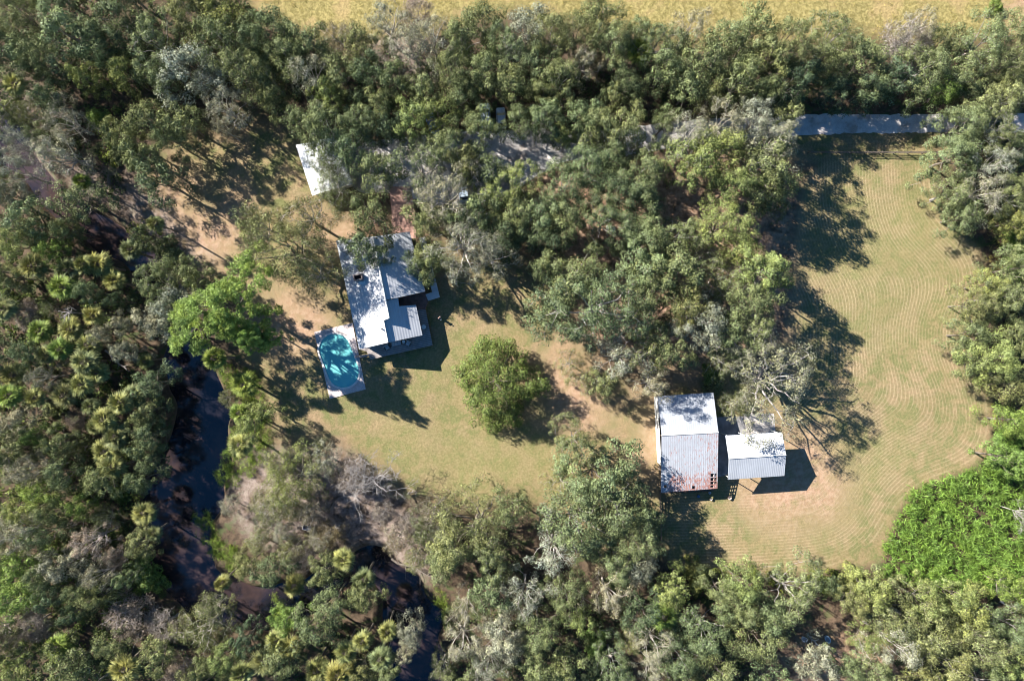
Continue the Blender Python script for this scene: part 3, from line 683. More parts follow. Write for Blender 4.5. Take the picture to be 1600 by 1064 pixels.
def crown_tree(seed, R0, H, clump=1.15, leaves=110, leaf=.34, density=1.0, limbs=7, dome=.45, irr=.22, trunk_h=.3, twigs=False, flat=.62, lower=.35, needle=False, gaps=0.0, wr=1.0, up=.35):
    R = np.random.RandomState(seed)
    ph = R.rand(6)*2*PI; am = irr*R.rand(6)/np.array([1, 1, 1.3, 1.6, 2, 2.4])
    rad = lambda th: R0*(1+sum(am[k]*np.cos((k+2)*th+ph[k]) for k in range(6))-.04)
    # tips
    tips = []; target = int(density*1.5*(R0/clump)**2*1.5)+3; tries = 0
    gdir = R.rand(3, 2)*2-1
    while len(tips) < target and tries < 6000:
        tries += 1; th = R.rand()*2*PI; f = math.sqrt(R.rand()); r = f*rad(th)
        x, y = r*math.cos(th), r*math.sin(th)
        if gaps and any((x/R0-g[0])**2+(y/R0-g[1])**2 < gaps for g in gdir): continue
        z = H*(1-dome*f**2.2)-clump*.4-(R.rand()**2)*H*.10
        if R.rand() < lower and f > .25: z -= H*(.10+.16*R.rand())
        z += R.normal()*.35
        p = np.array([x, y, z])
        if all(np.linalg.norm((q-p)*[1, 1, .8]) > clump*1.06 for q in tips): tips.append(p)
    tips = np.array(tips)
    paths = []; hub = np.array([R.normal()*.2, R.normal()*.2, H*trunk_h]); r0 = (.08+.030*R0)*wr
    tr = np.array([[0, 0, -.3], [R.normal()*.08, R.normal()*.08, H*trunk_h*.5], hub]); paths.append((tr, [r0*1.25, r0, r0*.9]))
    nodes = [hub]; nr = [r0*.8]
    for i in range(limbs):
        th = 2*PI*(i+R.rand()*.6)/limbs; f = .45+.4*R.rand(); r = f*rad(th); z = H*(1-dome*f**2)-clump*1.4
        if i == 0: f = .1; r = .1*R0; z = H*.86
        end = np.array([r*math.cos(th), r*math.sin(th), z]); mid = hub*.5+end*.5+np.array([0, 0, (z-hub[2])*.08])+R.normal(size=3)*R0*.07
        ts = np.linspace(0, 1, 7)[:, None]; c = (1-ts)**2*hub+2*ts*(1-ts)*mid+ts**2*end; c[1:-1] += R.normal(size=(5, 3))*R0*.025
        rr = r0*(.62-.48*ts[:, 0]); paths.append((c, rr)); nodes += list(c[2:]); nr += list(rr[2:])
    nodes = np.array(nodes); nr = np.array(nr)
    order = np.argsort(np.linalg.norm(tips[:, :2], axis=1))
    N2 = list(nodes); R2 = list(nr)
    for k in order:
        t = tips[k]; arr = np.array(N2); d = np.linalg.norm(arr-t, axis=1)+.5*np.maximum(0, arr[:, 2]-t[2])
        j = int(np.argmin(d)); s = arr[j]; rr0 = min(R2[j]*.7, .025*d[j]+.03)
        mid = (s+t)/2+np.array([0, 0, -.12*d[j]])+R.normal(size=3)*.12*d[j]; ts = np.array([0, .5, 1])[:, None]
        ts = np.linspace(0, 1, 4)[:, None]; c = (1-ts)**2*s+2*ts*(1-ts)*mid+ts**2*(t-[0, 0, clump*.2]); paths.append((c, np.linspace(max(rr0, .035), .02, 4)*(wr**.5)))
        N2.append(c[2]); R2.append(max(rr0*.7, .03)); N2.append(c[3]); R2.append(.03)
        if twigs:
            for _ in range(twigs):
                e = t+rnddir(R, 1)[0]*clump*(.6+.5*R.rand())*np.array([1, 1, .6]); m_ = (t+e)/2+R.normal(size=3)*.15
                paths.append((np.array([c[2], m_, e]), [.028, .02, .01]))
    wv, wf = tubes(paths)
    V = []
    cr_ = []
    for t in tips:
        s = clump*(.75+.5*R.rand()); n = int(1.8*leaves*(.7+.6*R.rand()))
        d = rnddir(R, n); d[:, 2] = np.abs(d[:, 2])*np.where(R.rand(n) < .75, 1, -.6)
        rr = s*(.55+.5*R.rand(n)**.6); lob = 1+.28*np.sin(d[:, 0]*5+R.rand()*6)*np.sin(d[:, 1]*5+R.rand()*6)
        cen = t+d*(rr*lob)[:, None]*np.array([1, 1, flat])
        if needle:
            nn = rnddir(R, n)+np.array([0, 0, .5]); ln = leaf*(.7+.6*R.rand(n)); v_, _ = quads(cen, nn, ln*1.4, ln*.28, R, long_dir=d+R.normal(size=(n, 3))*.35)
        else:
            nn = d*1.2+rnddir(R, n)*.62+np.array([0, 0, up]); ln = leaf*.70*(.55+.9*R.rand(n)); v_, _ = quads(cen, nn, ln, ln*.72, R)
        V.append(v_)
    V = np.concatenate(V); F = np.arange(len(V)).reshape(-1, 4)
    return V, F, wv, wf
def bare_tree(seed, R0, H, levels=4, droop=0.0, limbs=7, twig_dense=3, trunk_h=.35, r0=None):
    R = np.random.RandomState(seed); paths = []; r0 = r0 or (.09+.035*R0)
    hub = np.array([0, 0, H*trunk_h]); paths.append((np.array([[0, 0, -.3], [.05, .03, H*trunk_h*.5], hub]), [r0*1.2, r0, r0*.85]))
    def grow(p, d, L, r, lev):
        n = 5; pts = [p]; dd = d.copy()
        for i in range(n):
            dd = dd+R.normal(size=3)*.22; dd[2] += .05-droop*(lev > 1); dd /= np.linalg.norm(dd); pts.append(pts[-1]+dd*L/n)
        pts = np.array(pts); paths.append((pts, np.linspace(r, r*.4, n+1)))
        if lev >= levels: return
        for k in range(twig_dense+(lev == 1)):
            t = 1+int(R.rand()*(n-.01)); nd_ = dd+R.normal(size=3)*.75; nd_[2] = nd_[2]*.5+.1; nd_ /= np.linalg.norm(nd_)
            grow(pts[t], nd_, L*(.45+.3*R.rand()), max(r*.5, .02), lev+1)
    for i in range(limbs):
        th = 2*PI*(i+R.rand()*.7)/limbs; d = np.array([math.cos(th), math.sin(th), .5+.6*R.rand()]); d /= np.linalg.norm(d)
        grow(hub+np.array([0, 0, H*.15*R.rand()]), d, R0*(.75+.4*R.rand()), r0*.5, 1)
    return tubes(paths, 5)
def wispy(seed, R0, H, n=1500, ):
    """fine grey leafless twigs in puffs"""
    R = np.random.RandomState(seed); V = []; k = int(14+R0*R0*2.0)
    for i in range(k):
        th = R.rand()*2*PI; f = math.sqrt(R.rand()); t = np.array([f*R0*math.cos(th), f*R0*math.sin(th), H*(1-.4*f*f)-.5*R.rand()]); m = n//k*3
        d = rnddir(R, m); d[:, 2] = np.abs(d[:, 2]); s = .9+.5*R.rand(); cen = t+d*(s*R.rand(m)**.5)[:, None]*np.array([1, 1, .7])
        ln = .45*(.6+.8*R.rand(m)); v_, _ = quads(cen, rnddir(R, m)+[0, 0, .6], ln*1.4, ln*.14, R, long_dir=d+R.normal(size=(m, 3))*.5); V.append(v_)
    V = np.concatenate(V); return V, np.arange(len(V)).reshape(-1, 4)
def palm(seed, H=7.0, R0=1.9):
    R = np.random.RandomState(seed); V = []; top = np.array([R.normal()*.3, R.normal()*.3, H]); paths = [(np.array([[0, 0, -.3], [top[0]*.3, top[1]*.3, H*.5], top]), [.22, .18, .2])]
    nf = 44
    for i in range(nf):
        th = i*2.399+R.normal()*.2; el = math.radians(80-125*(i/nf)**.9); d = np.array([math.cos(th)*math.cos(el), math.sin(th)*math.cos(el), math.sin(el)])
        L = R0*(.42+.2*R.rand()); e = top+d*L+np.array([0, 0, -.08*L]); paths.append((np.array([top, (top+e)/2+[0, 0, .06], e]), [.03, .025, .02]))
        side = np.cross(d, [0, 0, 1.]); side /= np.linalg.norm(side)+1e-9; nup = np.cross(side, d)
        m = 17; fl = R0*(.52+.14*R.rand()); side = side+R.normal(size=3)*.25; nup = np.cross(side, d); nup /= np.linalg.norm(nup)
        for j in range(m):
            a = math.radians(-105+210*j/(m-1)); dr = d*math.cos(a)+side*math.sin(a); dr = dr+np.array([0, 0, -.22])*(1+.6*abs(a))+R.normal(size=3)*.07; tip = e+dr*fl*(1-.25*abs(a)/2)
            midp = e+dr*fl*.5*(1-.25*abs(a)/2)+nup*.05; w = np.cross(dr, nup); w /= np.linalg.norm(w)+1e-9; w = w*fl*.052
            V.append([e, midp-w, tip+np.array([0, 0, -.08]), midp+w])
    V = np.array(V).reshape(-1, 3); wv, wf = tubes(paths, 7); return V, np.arange(len(V)).reshape(-1, 4), wv, wf
PROTO = {}
def reg(key, R0, H, cv, cf, wv, wf, lm, wm_):
    cme = None
    if cv is not None: cme = np_mesh('crown', cv, cf, 4); cme.materials.append(lm)
    wme = None
    if wv is not None: wme = np_mesh('trunk', wv, np.array(wf), 4); wme.materials.append(wm_); wme.polygons.foreach_set('use_smooth', [True]*len(wme.polygons))
    PROTO.setdefault(key, []).append((R0, H, cme, wme))
for i in range(4): reg('Os', 3.2, 9, *crown_tree(10+i, 3.2, 9, (1.0, .8)[i % 2], (120, 85)[i % 2], .27, 1.1, 5, irr=.36), LEAF, BARK)
for i in range(7): reg('Om', 4.9, 11.5, *crown_tree(20+i, 4.9, 11.5, (1.05, .85, 1.2)[i % 3], (115, 80, 140)[i % 3], (.29, .25, .33)[i % 3], 1.0, 7, irr=.42, gaps=(.07, .04)[i % 2], twigs=i % 3), LEAF, (XBARK, BARK)[i % 2])
for i in range(3): reg('Ol', 8.0, 14, *crown_tree(30+i, 8.0, 14, 1.15, 125, .30, .85, 9, irr=.36, gaps=.03, twigs=2), LEAF, PALEBARK)
for i in range(3): reg('Sm', 4.9, 11, *crown_tree(40+i, 4.9, 11, 1.1, 85, .27, .8, 8, irr=.36, twigs=3, gaps=.04, wr=1.1), LEAF, PALEBARK)
for i in range(2): reg('Sl', 7.5, 13.5, *crown_tree(45+i, 7.5, 13.5, 1.15, 80, .28, .75, 10, irr=.36, twigs=3, gaps=.04, wr=1.15), LEAF, PALEBARK)
for i in range(2): reg('Fm', 5.0, 9, *crown_tree(50+i, 5.0, 9, 1.0, 90, .22, 1.25, 8, irr=.42, twigs=3, up=.1), LEAF, PALEBARK)
for i in range(2): reg('Fl', 7.5, 11, *crown_tree(55+i, 7.5, 11, 1.2, 95, .27, .9, 10, irr=.42, twigs=3, gaps=.04, up=.1), LEAF, BARK)
reg('R', 6.3, 8.5, *crown_tree(64, 6.3, 8.5, 1.05, 150, .28, 1.35, 9, dome=.62, irr=.28, trunk_h=.15, lower=.6, flat=.8), LEAF, BARK)
reg('N', 7.4, 15, *crown_tree(65, 7.4, 15, .85, 150, .34, .85, 11, dome=.38, irr=.4, twigs=1, needle=True, gaps=.02, lower=.25, trunk_h=.5), NEEDLE, BARK)
for i in range(3): reg('B', 1.8, 2.6, *crown_tree(70+i, 1.8, 2.6, .62, 110, .24, 1.2, 4, dome=.6, irr=.3, trunk_h=.2, flat=.8, wr=.5), LEAF, BARK)
for i in range(4): reg('P', 1.95, 7.5, *palm(80+i, 7.2), PALM, BARK)
for i in range(2): reg('D', 5.0, 9, None, None, *bare_tree(90+i, 5.0, 9, 5, .03, r0=.17), None, DEADBARK)
reg('K', 2.0, 8, None, None, *bare_tree(95, 1.6, 8.5, 2, .15, 12, 1, .85, .2), None, DEADBARK)
reg('X', 8.2, 15, *crown_tree(97, 8.2, 15, .95, 75, .24, .62, 14, irr=.3, twigs=7, gaps=.03, wr=1.1, dome=.42), LEAF, XBARK)
for i in range(3):
    bw = bare_tree(100+i, 3.6, 6, 3, .02, 8, 3); reg('W', 4.0, 6.5, *wispy(103+i, 4.0, 6.5), *bw, LEAF, DEADBARK)

TONE = {'g': (.136, .166, .082), 's': (.225, .232, .178), 'm': (.18, .19, .13), 'o': (.160, .180, .084), 'y': (.180, .212, .078), 'd': (.085, .118, .066), 'b': (.140, .205, .055), 'v': (.100, .128, .034), 'n': (.24, .36, .125), 'w': (.235, .205, .19), 't': (.17, .15, .10)}
TWORD = {'g': 'grey-green', 's': 'silvery', 'o': 'olive', 'y': 'yellow-green', 'd': 'dark green', 'b': 'bright green', 'm': 'moss-grey', 'v': 'dense green', 'n': 'light green', 'w': 'bare grey', 't': 'tan'}
KIND = {'O': ('live_oak', 'live oak', 'tree'), 'S': ('mossy_oak', 'mossy oak', 'tree'), 'F': ('feathery_tree', 'thin-leaved tree', 'tree'), 'R': ('round_tree', 'round tree', 'tree'), 'N': ('pine_tree', 'pine', 'tree'),
        'B': ('shrub', 'shrub', 'shrub'), 'P': ('cabbage_palm', 'fan palm', 'palm'), 'D': ('dead_tree', 'leafless dead tree', 'tree'), 'K': ('dead_palm', 'dead palm', 'palm'), 'X': ('half_bare_oak', 'half-bare oak', 'tree'), 'W': ('bare_thicket_tree', 'twiggy bare tree', 'tree')}
# name of the spot, photo pixel: each tree is described by the spot it stands nearest to
SPOTS = [('in the northwest corner woods', 60, 60), ('behind the northwest clearing', 250, 70), ('on the north edge of the shaded clearing', 290, 190), ('on the west edge of the shaded clearing', 215, 250),
 ('by the sandy creek bend in the northwest', 85, 250), ('north of the garage roof', 430, 90), ('on the wooded belt north of the garage', 560, 90), ('on the wooded belt north of the yard', 690, 90), ('above the gravel turnaround', 700, 190),
 ('in the north belt by the meadow notch', 810, 90), ('in the north belt left of the pale palm', 900, 60), ('in the north belt below the open meadow', 1020, 90), ('in the belt above the driveway middle', 1130, 90), ('in the belt above the driveway fence', 1270, 90),
 ('beside the pale leafless tree', 1400, 100), ('in the northeast corner', 1540, 80), ('east of the rail fence', 1520, 210), ('at the north end of the east thicket', 1530, 320), ('on the east edge of the mown field', 1550, 500), ('halfway down the east edge', 1580, 600),
 ('along the shaded driveway', 860, 190), ('between driveway and middle grove', 1010, 210), ('west of the driveway fence', 1180, 220), ('over the gravel turnaround', 610, 250), ('over the east of the turnaround', 740, 280), ('around the garage', 500, 240),
 ('just above the house', 560, 350), ('at the northeast corner of the house', 700, 380), ('on the lawn west of the house', 430, 380), ('in the north of the middle grove', 910, 300), ('in the heart of the middle grove', 960, 380), ('on the west side of the middle grove', 900, 470),
 ('in the east of the middle grove', 1090, 380), ('along the east front of the grove', 1180, 400), ('at the south tip of the grove', 960, 580), ('north of the barn', 1090, 520), ('north of the carport', 1210, 580),
 ('on the west bank above the creek bend', 60, 380), ('on the west bank by the brown shallows', 160, 420), ('at the far left middle', 30, 480), ('around the dead palm', 110, 480), ('on the west bank beside the pine', 240, 450), ('in the palm thicket', 140, 560),
 ('at the left border below the palms', 30, 600), ('in the lower palm thicket', 150, 660), ('on the wide pool\'s west bank', 235, 620), ('on the southwest creek bank', 230, 720), ('at the left border opposite the wide creek', 40, 720), ('in the southwest jungle', 110, 760), ('beside the southwest inlet', 210, 810),
 ('in the far southwest woods', 40, 880), ('above the grey bare thicket', 140, 890), ('in the grey bare thicket', 240, 970), ('in the bottom left corner', 60, 1020), ('at the bottom left edge', 180, 1030), ('below the creek bend', 330, 1000), ('on the creek island bank', 440, 990), ('in the palm clump by the lower creek', 570, 1000),
 ('on the east bank beside the wide creek', 380, 640), ('on the sandy south bank', 460, 780), ('along the lower creek crossing', 430, 890), ('on the south bank by the dead tree', 570, 760), ('over the lower creek neck', 560, 890), ('on the south lawn edge', 730, 830),
 ('south of the round tree', 900, 700), ('on the lawn southwest of the barn', 930, 800), ('at the south lawn corner', 960, 870), ('east of the lower creek', 730, 970), ('in the south woods middle', 840, 960), ('in the south woods near the lime bush', 930, 1000),
 ('in the south woods below the barn', 1060, 960), ('on the south border below the field', 1170, 920), ('by the two water troughs', 1270, 1000), ('west of the trough clearing', 1170, 1010), ('below the bright thicket', 1400, 960), ('east of the trough clearing', 1420, 1020), ('in the bottom right corner', 1550, 1010), ('in the bright east thicket', 1540, 800)]
TREES = """
25 20 36 O g|95 45 46 O g|60 85 34 O o|20 75 30 O g|150 60 30 O g|130 118 20 O y|28 130 17 P y|190 112 24 O y|235 62 46 O g|292 105 44 O s|335 55 42 O g|290 18 36 O o|372 105 40 O g|348 22 32 O y|180 20 38 O d|395 62 34 O g|165 95 18 O d|250 120 26 O g|320 125 26 S s
225 186 28 O o|282 188 30 O g|258 215 20 O g|352 168 30 S s|345 198 16 S s|215 240 28 O g|238 278 32 O d|95 185 30 S s|42 178 28 F o|22 222 26 S s|85 238 36 S s|150 186 15 B b|182 208 22 O o|187 236 15 B g|15 265 32 S s|112 312 32 O o|126 286 11 P b|38 342 32 O g|98 356 14 O o|60 212 18 O g|70 150 20 O d|12 172 14 B g|8 305 24 O s
20 378 26 O y|48 364 22 O o|96 362 18 O g|80 392 20 O b|48 420 19 P y|100 420 19 P g|92 446 18 P b|128 412 14 P y|157 416 19 P y|178 442 16 P y|12 432 20 O o|10 482 18 P o|48 492 20 W w|76 482 14 F o|108 488 14 K w|149 490 16 P y|152 522 14 O s|186 505 16 O s|108 518 18 P y|142 535 19 P y|60 522 17 P b|98 548 17 P b|128 566 20 P g|40 552 20 O d|22 592 20 P y|62 590 20 S s|156 582 18 P y|125 598 17 P y|98 614 18 P o|55 626 15 P y|78 640 11 B o|10 622 18 P b|140 632 14 P g|160 652 18 P y|148 668 14 P o|188 624 18 P y|20 664 26 O s|90 692 20 O g|48 682 16 O b|160 702 20 P y|172 732 18 P y|120 702 13 F o|20 702 26 O o|50 738 26 S s|178 470 14 O d|205 395 16 P o|130 455 18 O g|72 550 14 P g|190 550 18 O s|185 680 18 P g|125 655 16 W w
238 448 34 O o|270 480 36 O s|300 436 26 O o|262 420 22 O g|240 500 26 O s|228 562 12 P y|232 600 28 O d|226 642 24 O g|230 682 22 O g|216 668 18 O o|215 620 18 P g|230 725 20 O d|216 700 20 O g
28 732 30 S s|92 742 26 O g|150 752 24 O g|186 772 13 B b|58 772 26 O b|28 802 22 O y|212 752 20 O g|220 800 19 P y|22 836 32 S s|75 802 20 O g|120 792 18 O b|160 812 20 F o|135 848 28 S w|92 884 28 O s|60 902 22 O o|18 892 30 O b|14 942 30 O b|150 902 24 S s|216 850 24 O o|228 898 22 B b|145 934 22 O g|72 932 22 O d|208 958 34 W w|262 972 26 W w|318 982 40 F o|330 955 24 F o|85 1010 20 P b|25 992 26 W w|100 1042 32 O o|22 1044 26 O y|168 1008 22 O g|192 1040 22 P y|240 1024 26 O g|286 1044 24 W w|345 1034 22 O y|382 1002 20 O d|372 1052 18 P y|60 970 24 W w|238 830 12 P o|110 960 18 O d|315 1045 18 O g|60 840 22 O g|185 870 18 W w|195 905 14 O g|120 925 18 O g
440 1032 30 O o|445 972 20 O b|490 976 32 O g|518 942 26 O g|565 934 24 O g|602 984 15 P y|570 1002 15 P y|540 1012 17 P y|590 1030 18 P g|492 1042 19 P y|458 1012 17 P y|522 1052 20 P y|560 1052 20 O o|608 1050 18 O g|642 990 22 O s|632 1022 14 O s|541 876 17 P y|570 900 17 P g|463 912 17 P y|345 908 12 P y|420 896 24 O g|500 894 22 O g|384 884 20 O o|408 1030 22 P g|428 1000 18 P y
460 748 52 F y|452 778 34 F y|434 732 26 F y|356 792 16 F s|410 835 18 F o|422 790 34 F o|505 725 28 F s|482 800 24 F t|440 830 18 F s|500 845 22 F s|660 830 24 F o|690 840 22 F s|600 800 18 W w|640 815 18 W w|582 752 46 D w|548 742 26 W w|520 830 22 W t|452 862 26 F o|400 850 20 F o|620 842 24 F t|480 870 24 W w
376 602 20 P b|352 622 14 F o|385 664 20 O y|406 642 18 O y|378 690 18 P y|340 560 18 P b|222 372 18 O d|256 388 15 B d|372 648 14 P b|240 350 12 P g|270 405 16 B d
352 482 60 N n|398 528 20 N n
440 388 66 F o|402 350 28 F o|490 428 32 F g|474 338 46 F o|520 288 34 F g|510 262 26 F g|545 225 34 O g|505 196 40 O o|560 192 36 O g|590 262 30 O g|652 262 46 S g|696 306 50 S s|664 342 26 O g|576 338 32 O g|562 386 26 O g|590 398 20 O g|668 404 26 O g|650 416 20 O g|664 432 14 F g|722 382 54 S s|766 400 36 S s|742 338 40 O g|700 228 34 O o|644 186 30 O y|684 176 28 O y|612 196 28 O d|748 196 28 O o|728 250 26 O o|768 266 24 O g|722 276 18 O g|800 282 36 O y|812 186 26 O g|850 182 28 O g|836 214 20 D w|868 186 22 O g|884 210 16 O y|908 182 30 O g|936 196 30 O o|972 196 36 O o|958 242 26 O g|470 190 26 O o|590 160 26 O o
882 286 36 O g|922 258 36 O g|962 296 42 O g|846 336 38 O g|806 336 32 O g|786 370 30 O d|886 342 36 O g|948 344 42 O g|1000 316 40 O g|1004 268 38 O g|900 430 44 O g|934 482 78 O g|870 486 28 O g|1004 470 44 O g|1010 420 42 O g|1012 372 42 O g|1060 366 36 O g|1060 432 46 O g|1080 478 36 O o|1104 506 40 O s|1128 436 48 F g|1130 352 46 O y|1166 388 32 O y|1194 424 38 O y|1172 470 40 O g|1182 518 34 O g|970 560 40 S s|1010 550 34 S g|1020 600 28 S s|890 568 22 F o|912 592 20 F o|942 600 22 O g|1048 540 34 O g|860 372 22 O d|850 420 22 O g|760 350 20 O y|1140 520 28 O g|1110 586 12 B b|1116 600 14 B g
1092 244 44 O y|1132 232 36 O y|1080 206 32 S s|1130 190 34 S s|1182 190 38 O s|1214 220 40 S s|1194 262 44 O g|1224 288 26 O g|1152 288 34 O y|1230 180 24 O o|1040 190 22 O g|1222 322 16 F o
1208 592 76 X m|1130 560 30 F o|1150 632 22 F o
776 599 60 R v
902 694 34 O g|932 742 48 O g|962 792 52 O g|902 820 54 O g|868 862 38 S s|992 850 40 O g|1008 806 26 O g|962 872 34 O g|880 760 30 F o|1000 890 26 O s
742 826 66 F o|706 858 38 O o|764 872 36 O o|676 800 24 F t|650 872 24 F o|800 800 26 O g|690 880 26 O o
420 44 34 O g|442 86 36 O g|412 112 34 O g|476 62 30 O g|482 112 34 S s|532 58 30 F t|530 112 30 O g|562 66 28 O o|572 112 30 O d|602 32 36 S s|642 70 38 S s|612 122 26 O g|652 28 26 W w|672 56 36 S s|702 106 36 O g|722 60 34 O g|752 30 30 O g|756 108 34 O g|792 66 34 O g|794 124 30 O g|822 40 32 O s|842 92 34 O g|862 50 34 O o|872 122 34 O g|902 48 34 O g|940 30 34 O g|958 66 34 O g|912 96 28 S s|940 98 7 P t|996 86 20 P b|1000 48 24 O g|1032 58 34 O g|1042 102 28 O g|1058 122 18 P g|1082 36 26 S s|1102 82 38 O g|1082 128 30 O g|1142 62 38 O o|1160 122 34 O g|1184 44 32 O g|1202 92 32 O g|1234 62 42 O g|1242 124 36 O d|1284 92 40 O g|1312 52 36 O g|1352 94 42 O g|1412 72 38 W w|1360 134 28 O d|1402 122 30 O d|1452 102 38 O g|1476 62 30 O o|1502 116 30 O g|1542 64 42 O g|1584 92 38 O g|1590 42 28 O o|1532 152 32 O o|1584 152 34 O o|1480 140 22 O b|660 140 26 O g|720 145 24 O g|980 130 26 O d|1300 135 26 O d|510 145 24 O y|850 145 22 O g|420 150 22 O g|1200 140 22 O g|1556 10 10 B b|1440 40 24 S s|960 150 16 O o|1110 150 18 O o
1512 192 38 O g|1562 202 40 O g|1500 242 36 O g|1558 256 42 S s|1492 300 34 O g|1540 302 40 S s|1512 336 30 O g|1592 300 34 O g|1602 230 30 O g|1592 345 22 O y
1528 476 34 O o|1572 466 36 O g|1522 524 26 O g|1558 560 38 O y|1596 522 30 O g|1582 604 32 O o|1548 446 24 O y|1592 420 28 O o|1530 560 26 O g|1586 660 26 O b|1592 800 22 D w|1580 720 24 O b
1242 932 46 O o|1162 914 28 O y|1092 900 20 B y|1052 926 26 O y|1132 928 26 O g|1166 954 26 O g|1186 1002 38 O g|1104 990 42 O g|1062 1030 36 O g|1006 960 30 O d|1022 1006 34 S s|930 1005 17 B b|952 932 32 S s|884 932 34 O g|822 932 36 S s|762 930 30 O g|722 1002 32 S s|782 1000 36 O s|842 992 34 O g|882 1042 30 O g|728 952 24 S s|762 1046 30 S s|842 1048 30 O g|962 1048 34 O g|1122 1048 32 O g|1042 962 20 P b|1332 912 22 B y|1372 930 28 O y|1402 962 42 O o|1456 992 46 O o|1402 1012 38 S s|1482 1040 40 O o|1542 1012 40 O o|1520 962 32 O y|1594 1040 28 O y|1584 980 34 O g|1362 1002 18 O y|1278 1040 32 O s|1326 1048 22 O g|1372 1052 24 O o|1206 966 28 O g|1342 945 22 O o|1302 915 16 B g|1020 1050 22 S s|990 1000 22 F o|690 1045 20 F o|905 970 20 O y|1450 945 30 O y|1500 935 24 O y|1590 925 22 O b
-30 60 40 O g|-30 160 36 O g|-28 300 36 O g|-30 420 30 O d|-28 560 26 O g|-30 700 32 O g|-30 860 34 O g|-28 1000 34 O g|60 -30 38 O g|180 -30 38 O g|300 -30 38 O g|1630 120 34 O g|1635 400 34 O g|1632 560 30 O g|1632 960 34 O o|120 1092 34 O g|300 1090 34 O o|500 1092 30 O g|740 1090 36 O g|900 1092 34 O g|1060 1090 36 O g|1220 1090 32 O g|1420 1092 36 O o|1560 1090 34 O g
"""
def size_word(k, r):
    m = r*K
    if k == 'P': return 'small' if m < 1.5 else ('tall' if m > 2.0 else '')
    return 'small' if m < 2.3 else ('broad' if m > 4.4 else '')
ORD = ['', 'second', 'third', 'fourth', 'fifth', 'sixth', 'seventh', 'eighth', 'ninth', 'tenth', 'eleventh', 'twelfth']
def build_trees():
    R = random.Random(5); recs = []
    for line in TREES.strip().split('\n'):
        for t in line.split('|'):
            x, y, r, k, c = t.split(); recs.append([float(x), float(y), float(r), k, c])
    for rec in recs:
        rec.append(min(SPOTS, key=lambda s: (s[1]-rec[0])**2+(s[2]-rec[1])**2)[0]); rec.append(size_word(rec[3], rec[2]))
    groups = {}
    for rec in recs: groups.setdefault((rec[3], rec[4], rec[5], rec[6]), []).append(rec)
    for key, L in groups.items():
        L.sort(key=lambda q: q[0])
        for i, rec in enumerate(L):
            k, c, spot, sz = key; nm, word, cat = KIND[k]; w = ' '.join(q for q in (sz, '' if (k, c) in (('D', 'w'), ('W', 'w')) else TWORD[c], word) if q)
            if c == 'w' and k not in 'DWK': w = ' '.join(q for q in (sz, 'pale grey', word) if q)
            if len(L) == 1: lab = w+' '+spot
            elif len(L) == 2: lab = ('left' if i == 0 else 'right')+'-hand '+w+' of two '+spot
            else: lab = (('leftmost ' if i == 0 else 'rightmost ' if i == len(L)-1 else ORD[i]+' from left, ')+w+' '+spot)
            rec.append(lab)
    cnt = {}
    for x, y, r, k, c, spot, sz, lab in recs:
        rm = r*K
        if k == 'O': key = 'Os' if rm < 3.6 else ('Om' if rm < 6.2 else 'Ol')
        elif k == 'S': key = 'Sm' if rm < 5.4 else 'Sl'
        elif k == 'F': key = 'Fm' if rm < 5.4 else 'Fl'
        else: key = k
        var = PROTO[key]; cnt[key] = cnt.get(key, 0)+1; R0, H0, cme, wme = var[cnt[key] % len(var)]
        if k in 'OS': H = 8.6+rm*1.05+R.uniform(-.9, .9)+(2.2 if 1040 < x < 1250 and y < 540 and not 315 < y < 400 else 0)-(3.0 if x > 1470 and y < 700 else 0)-(1.8 if 1230 < x <= 1470 and 90 < y < 165 else 0)
        elif k == 'F': H = 5.0+rm*.9+(4.0 if 380 < x < 540 and 300 < y < 450 else 0)
        elif k == 'B': H = rm*1.35+.3
        elif k == 'P': H = 6.2+R.uniform(0, 2.2)
        elif k == 'W': H = 3.6+rm*.8
        elif k == 'D': H = 9.5
        elif k == 'N': H = 18.5
        else: H = H0
        if 200 < x < 420 and 560 < y < 900 and k != 'N': H *= .8
        zc = H*(.74 if k in 'OSFNX' else .55 if k in 'RBDW' else 1.0)
        if k == 'P': zc = H*.97
        p = P(x, y, zc); nm, word, cat = KIND[k]
        o = empty(nm, (p.x, p.y, 0), R.uniform(0, 2*PI), lab, cat, {'O': 'live oaks around the property', 'S': 'mossy oaks around the property', 'P': 'fan palms along the creek', 'F': 'thin-leaved trees', 'B': 'single shrubs', 'W': 'twiggy bare trees', 'D': 'leafless dead trees'}.get(k))
        s = rm/R0*(.98 if k in 'OSF' else 1.04); sz_ = H/H0; 
        if k == 'P': s = max(s, .72); sz_ = H/7.2
        o.scale = (s*R.uniform(.93, 1.07), s*R.uniform(.93, 1.07), sz_)
        base = TONE[c] if (k, c) != ('P', 'y') else (.195, .215, .085); j = R.uniform(.85, 1.18); hj = R.uniform(-.08, .08); col = (base[0]*j*(1+hj), base[1]*j, base[2]*j*(1-hj), 1)
        if wme: link('trunk', wme, None, o)
        if cme: q = link('crown' if k != 'P' else 'fronds', cme, None, o); q.color = col
build_trees()

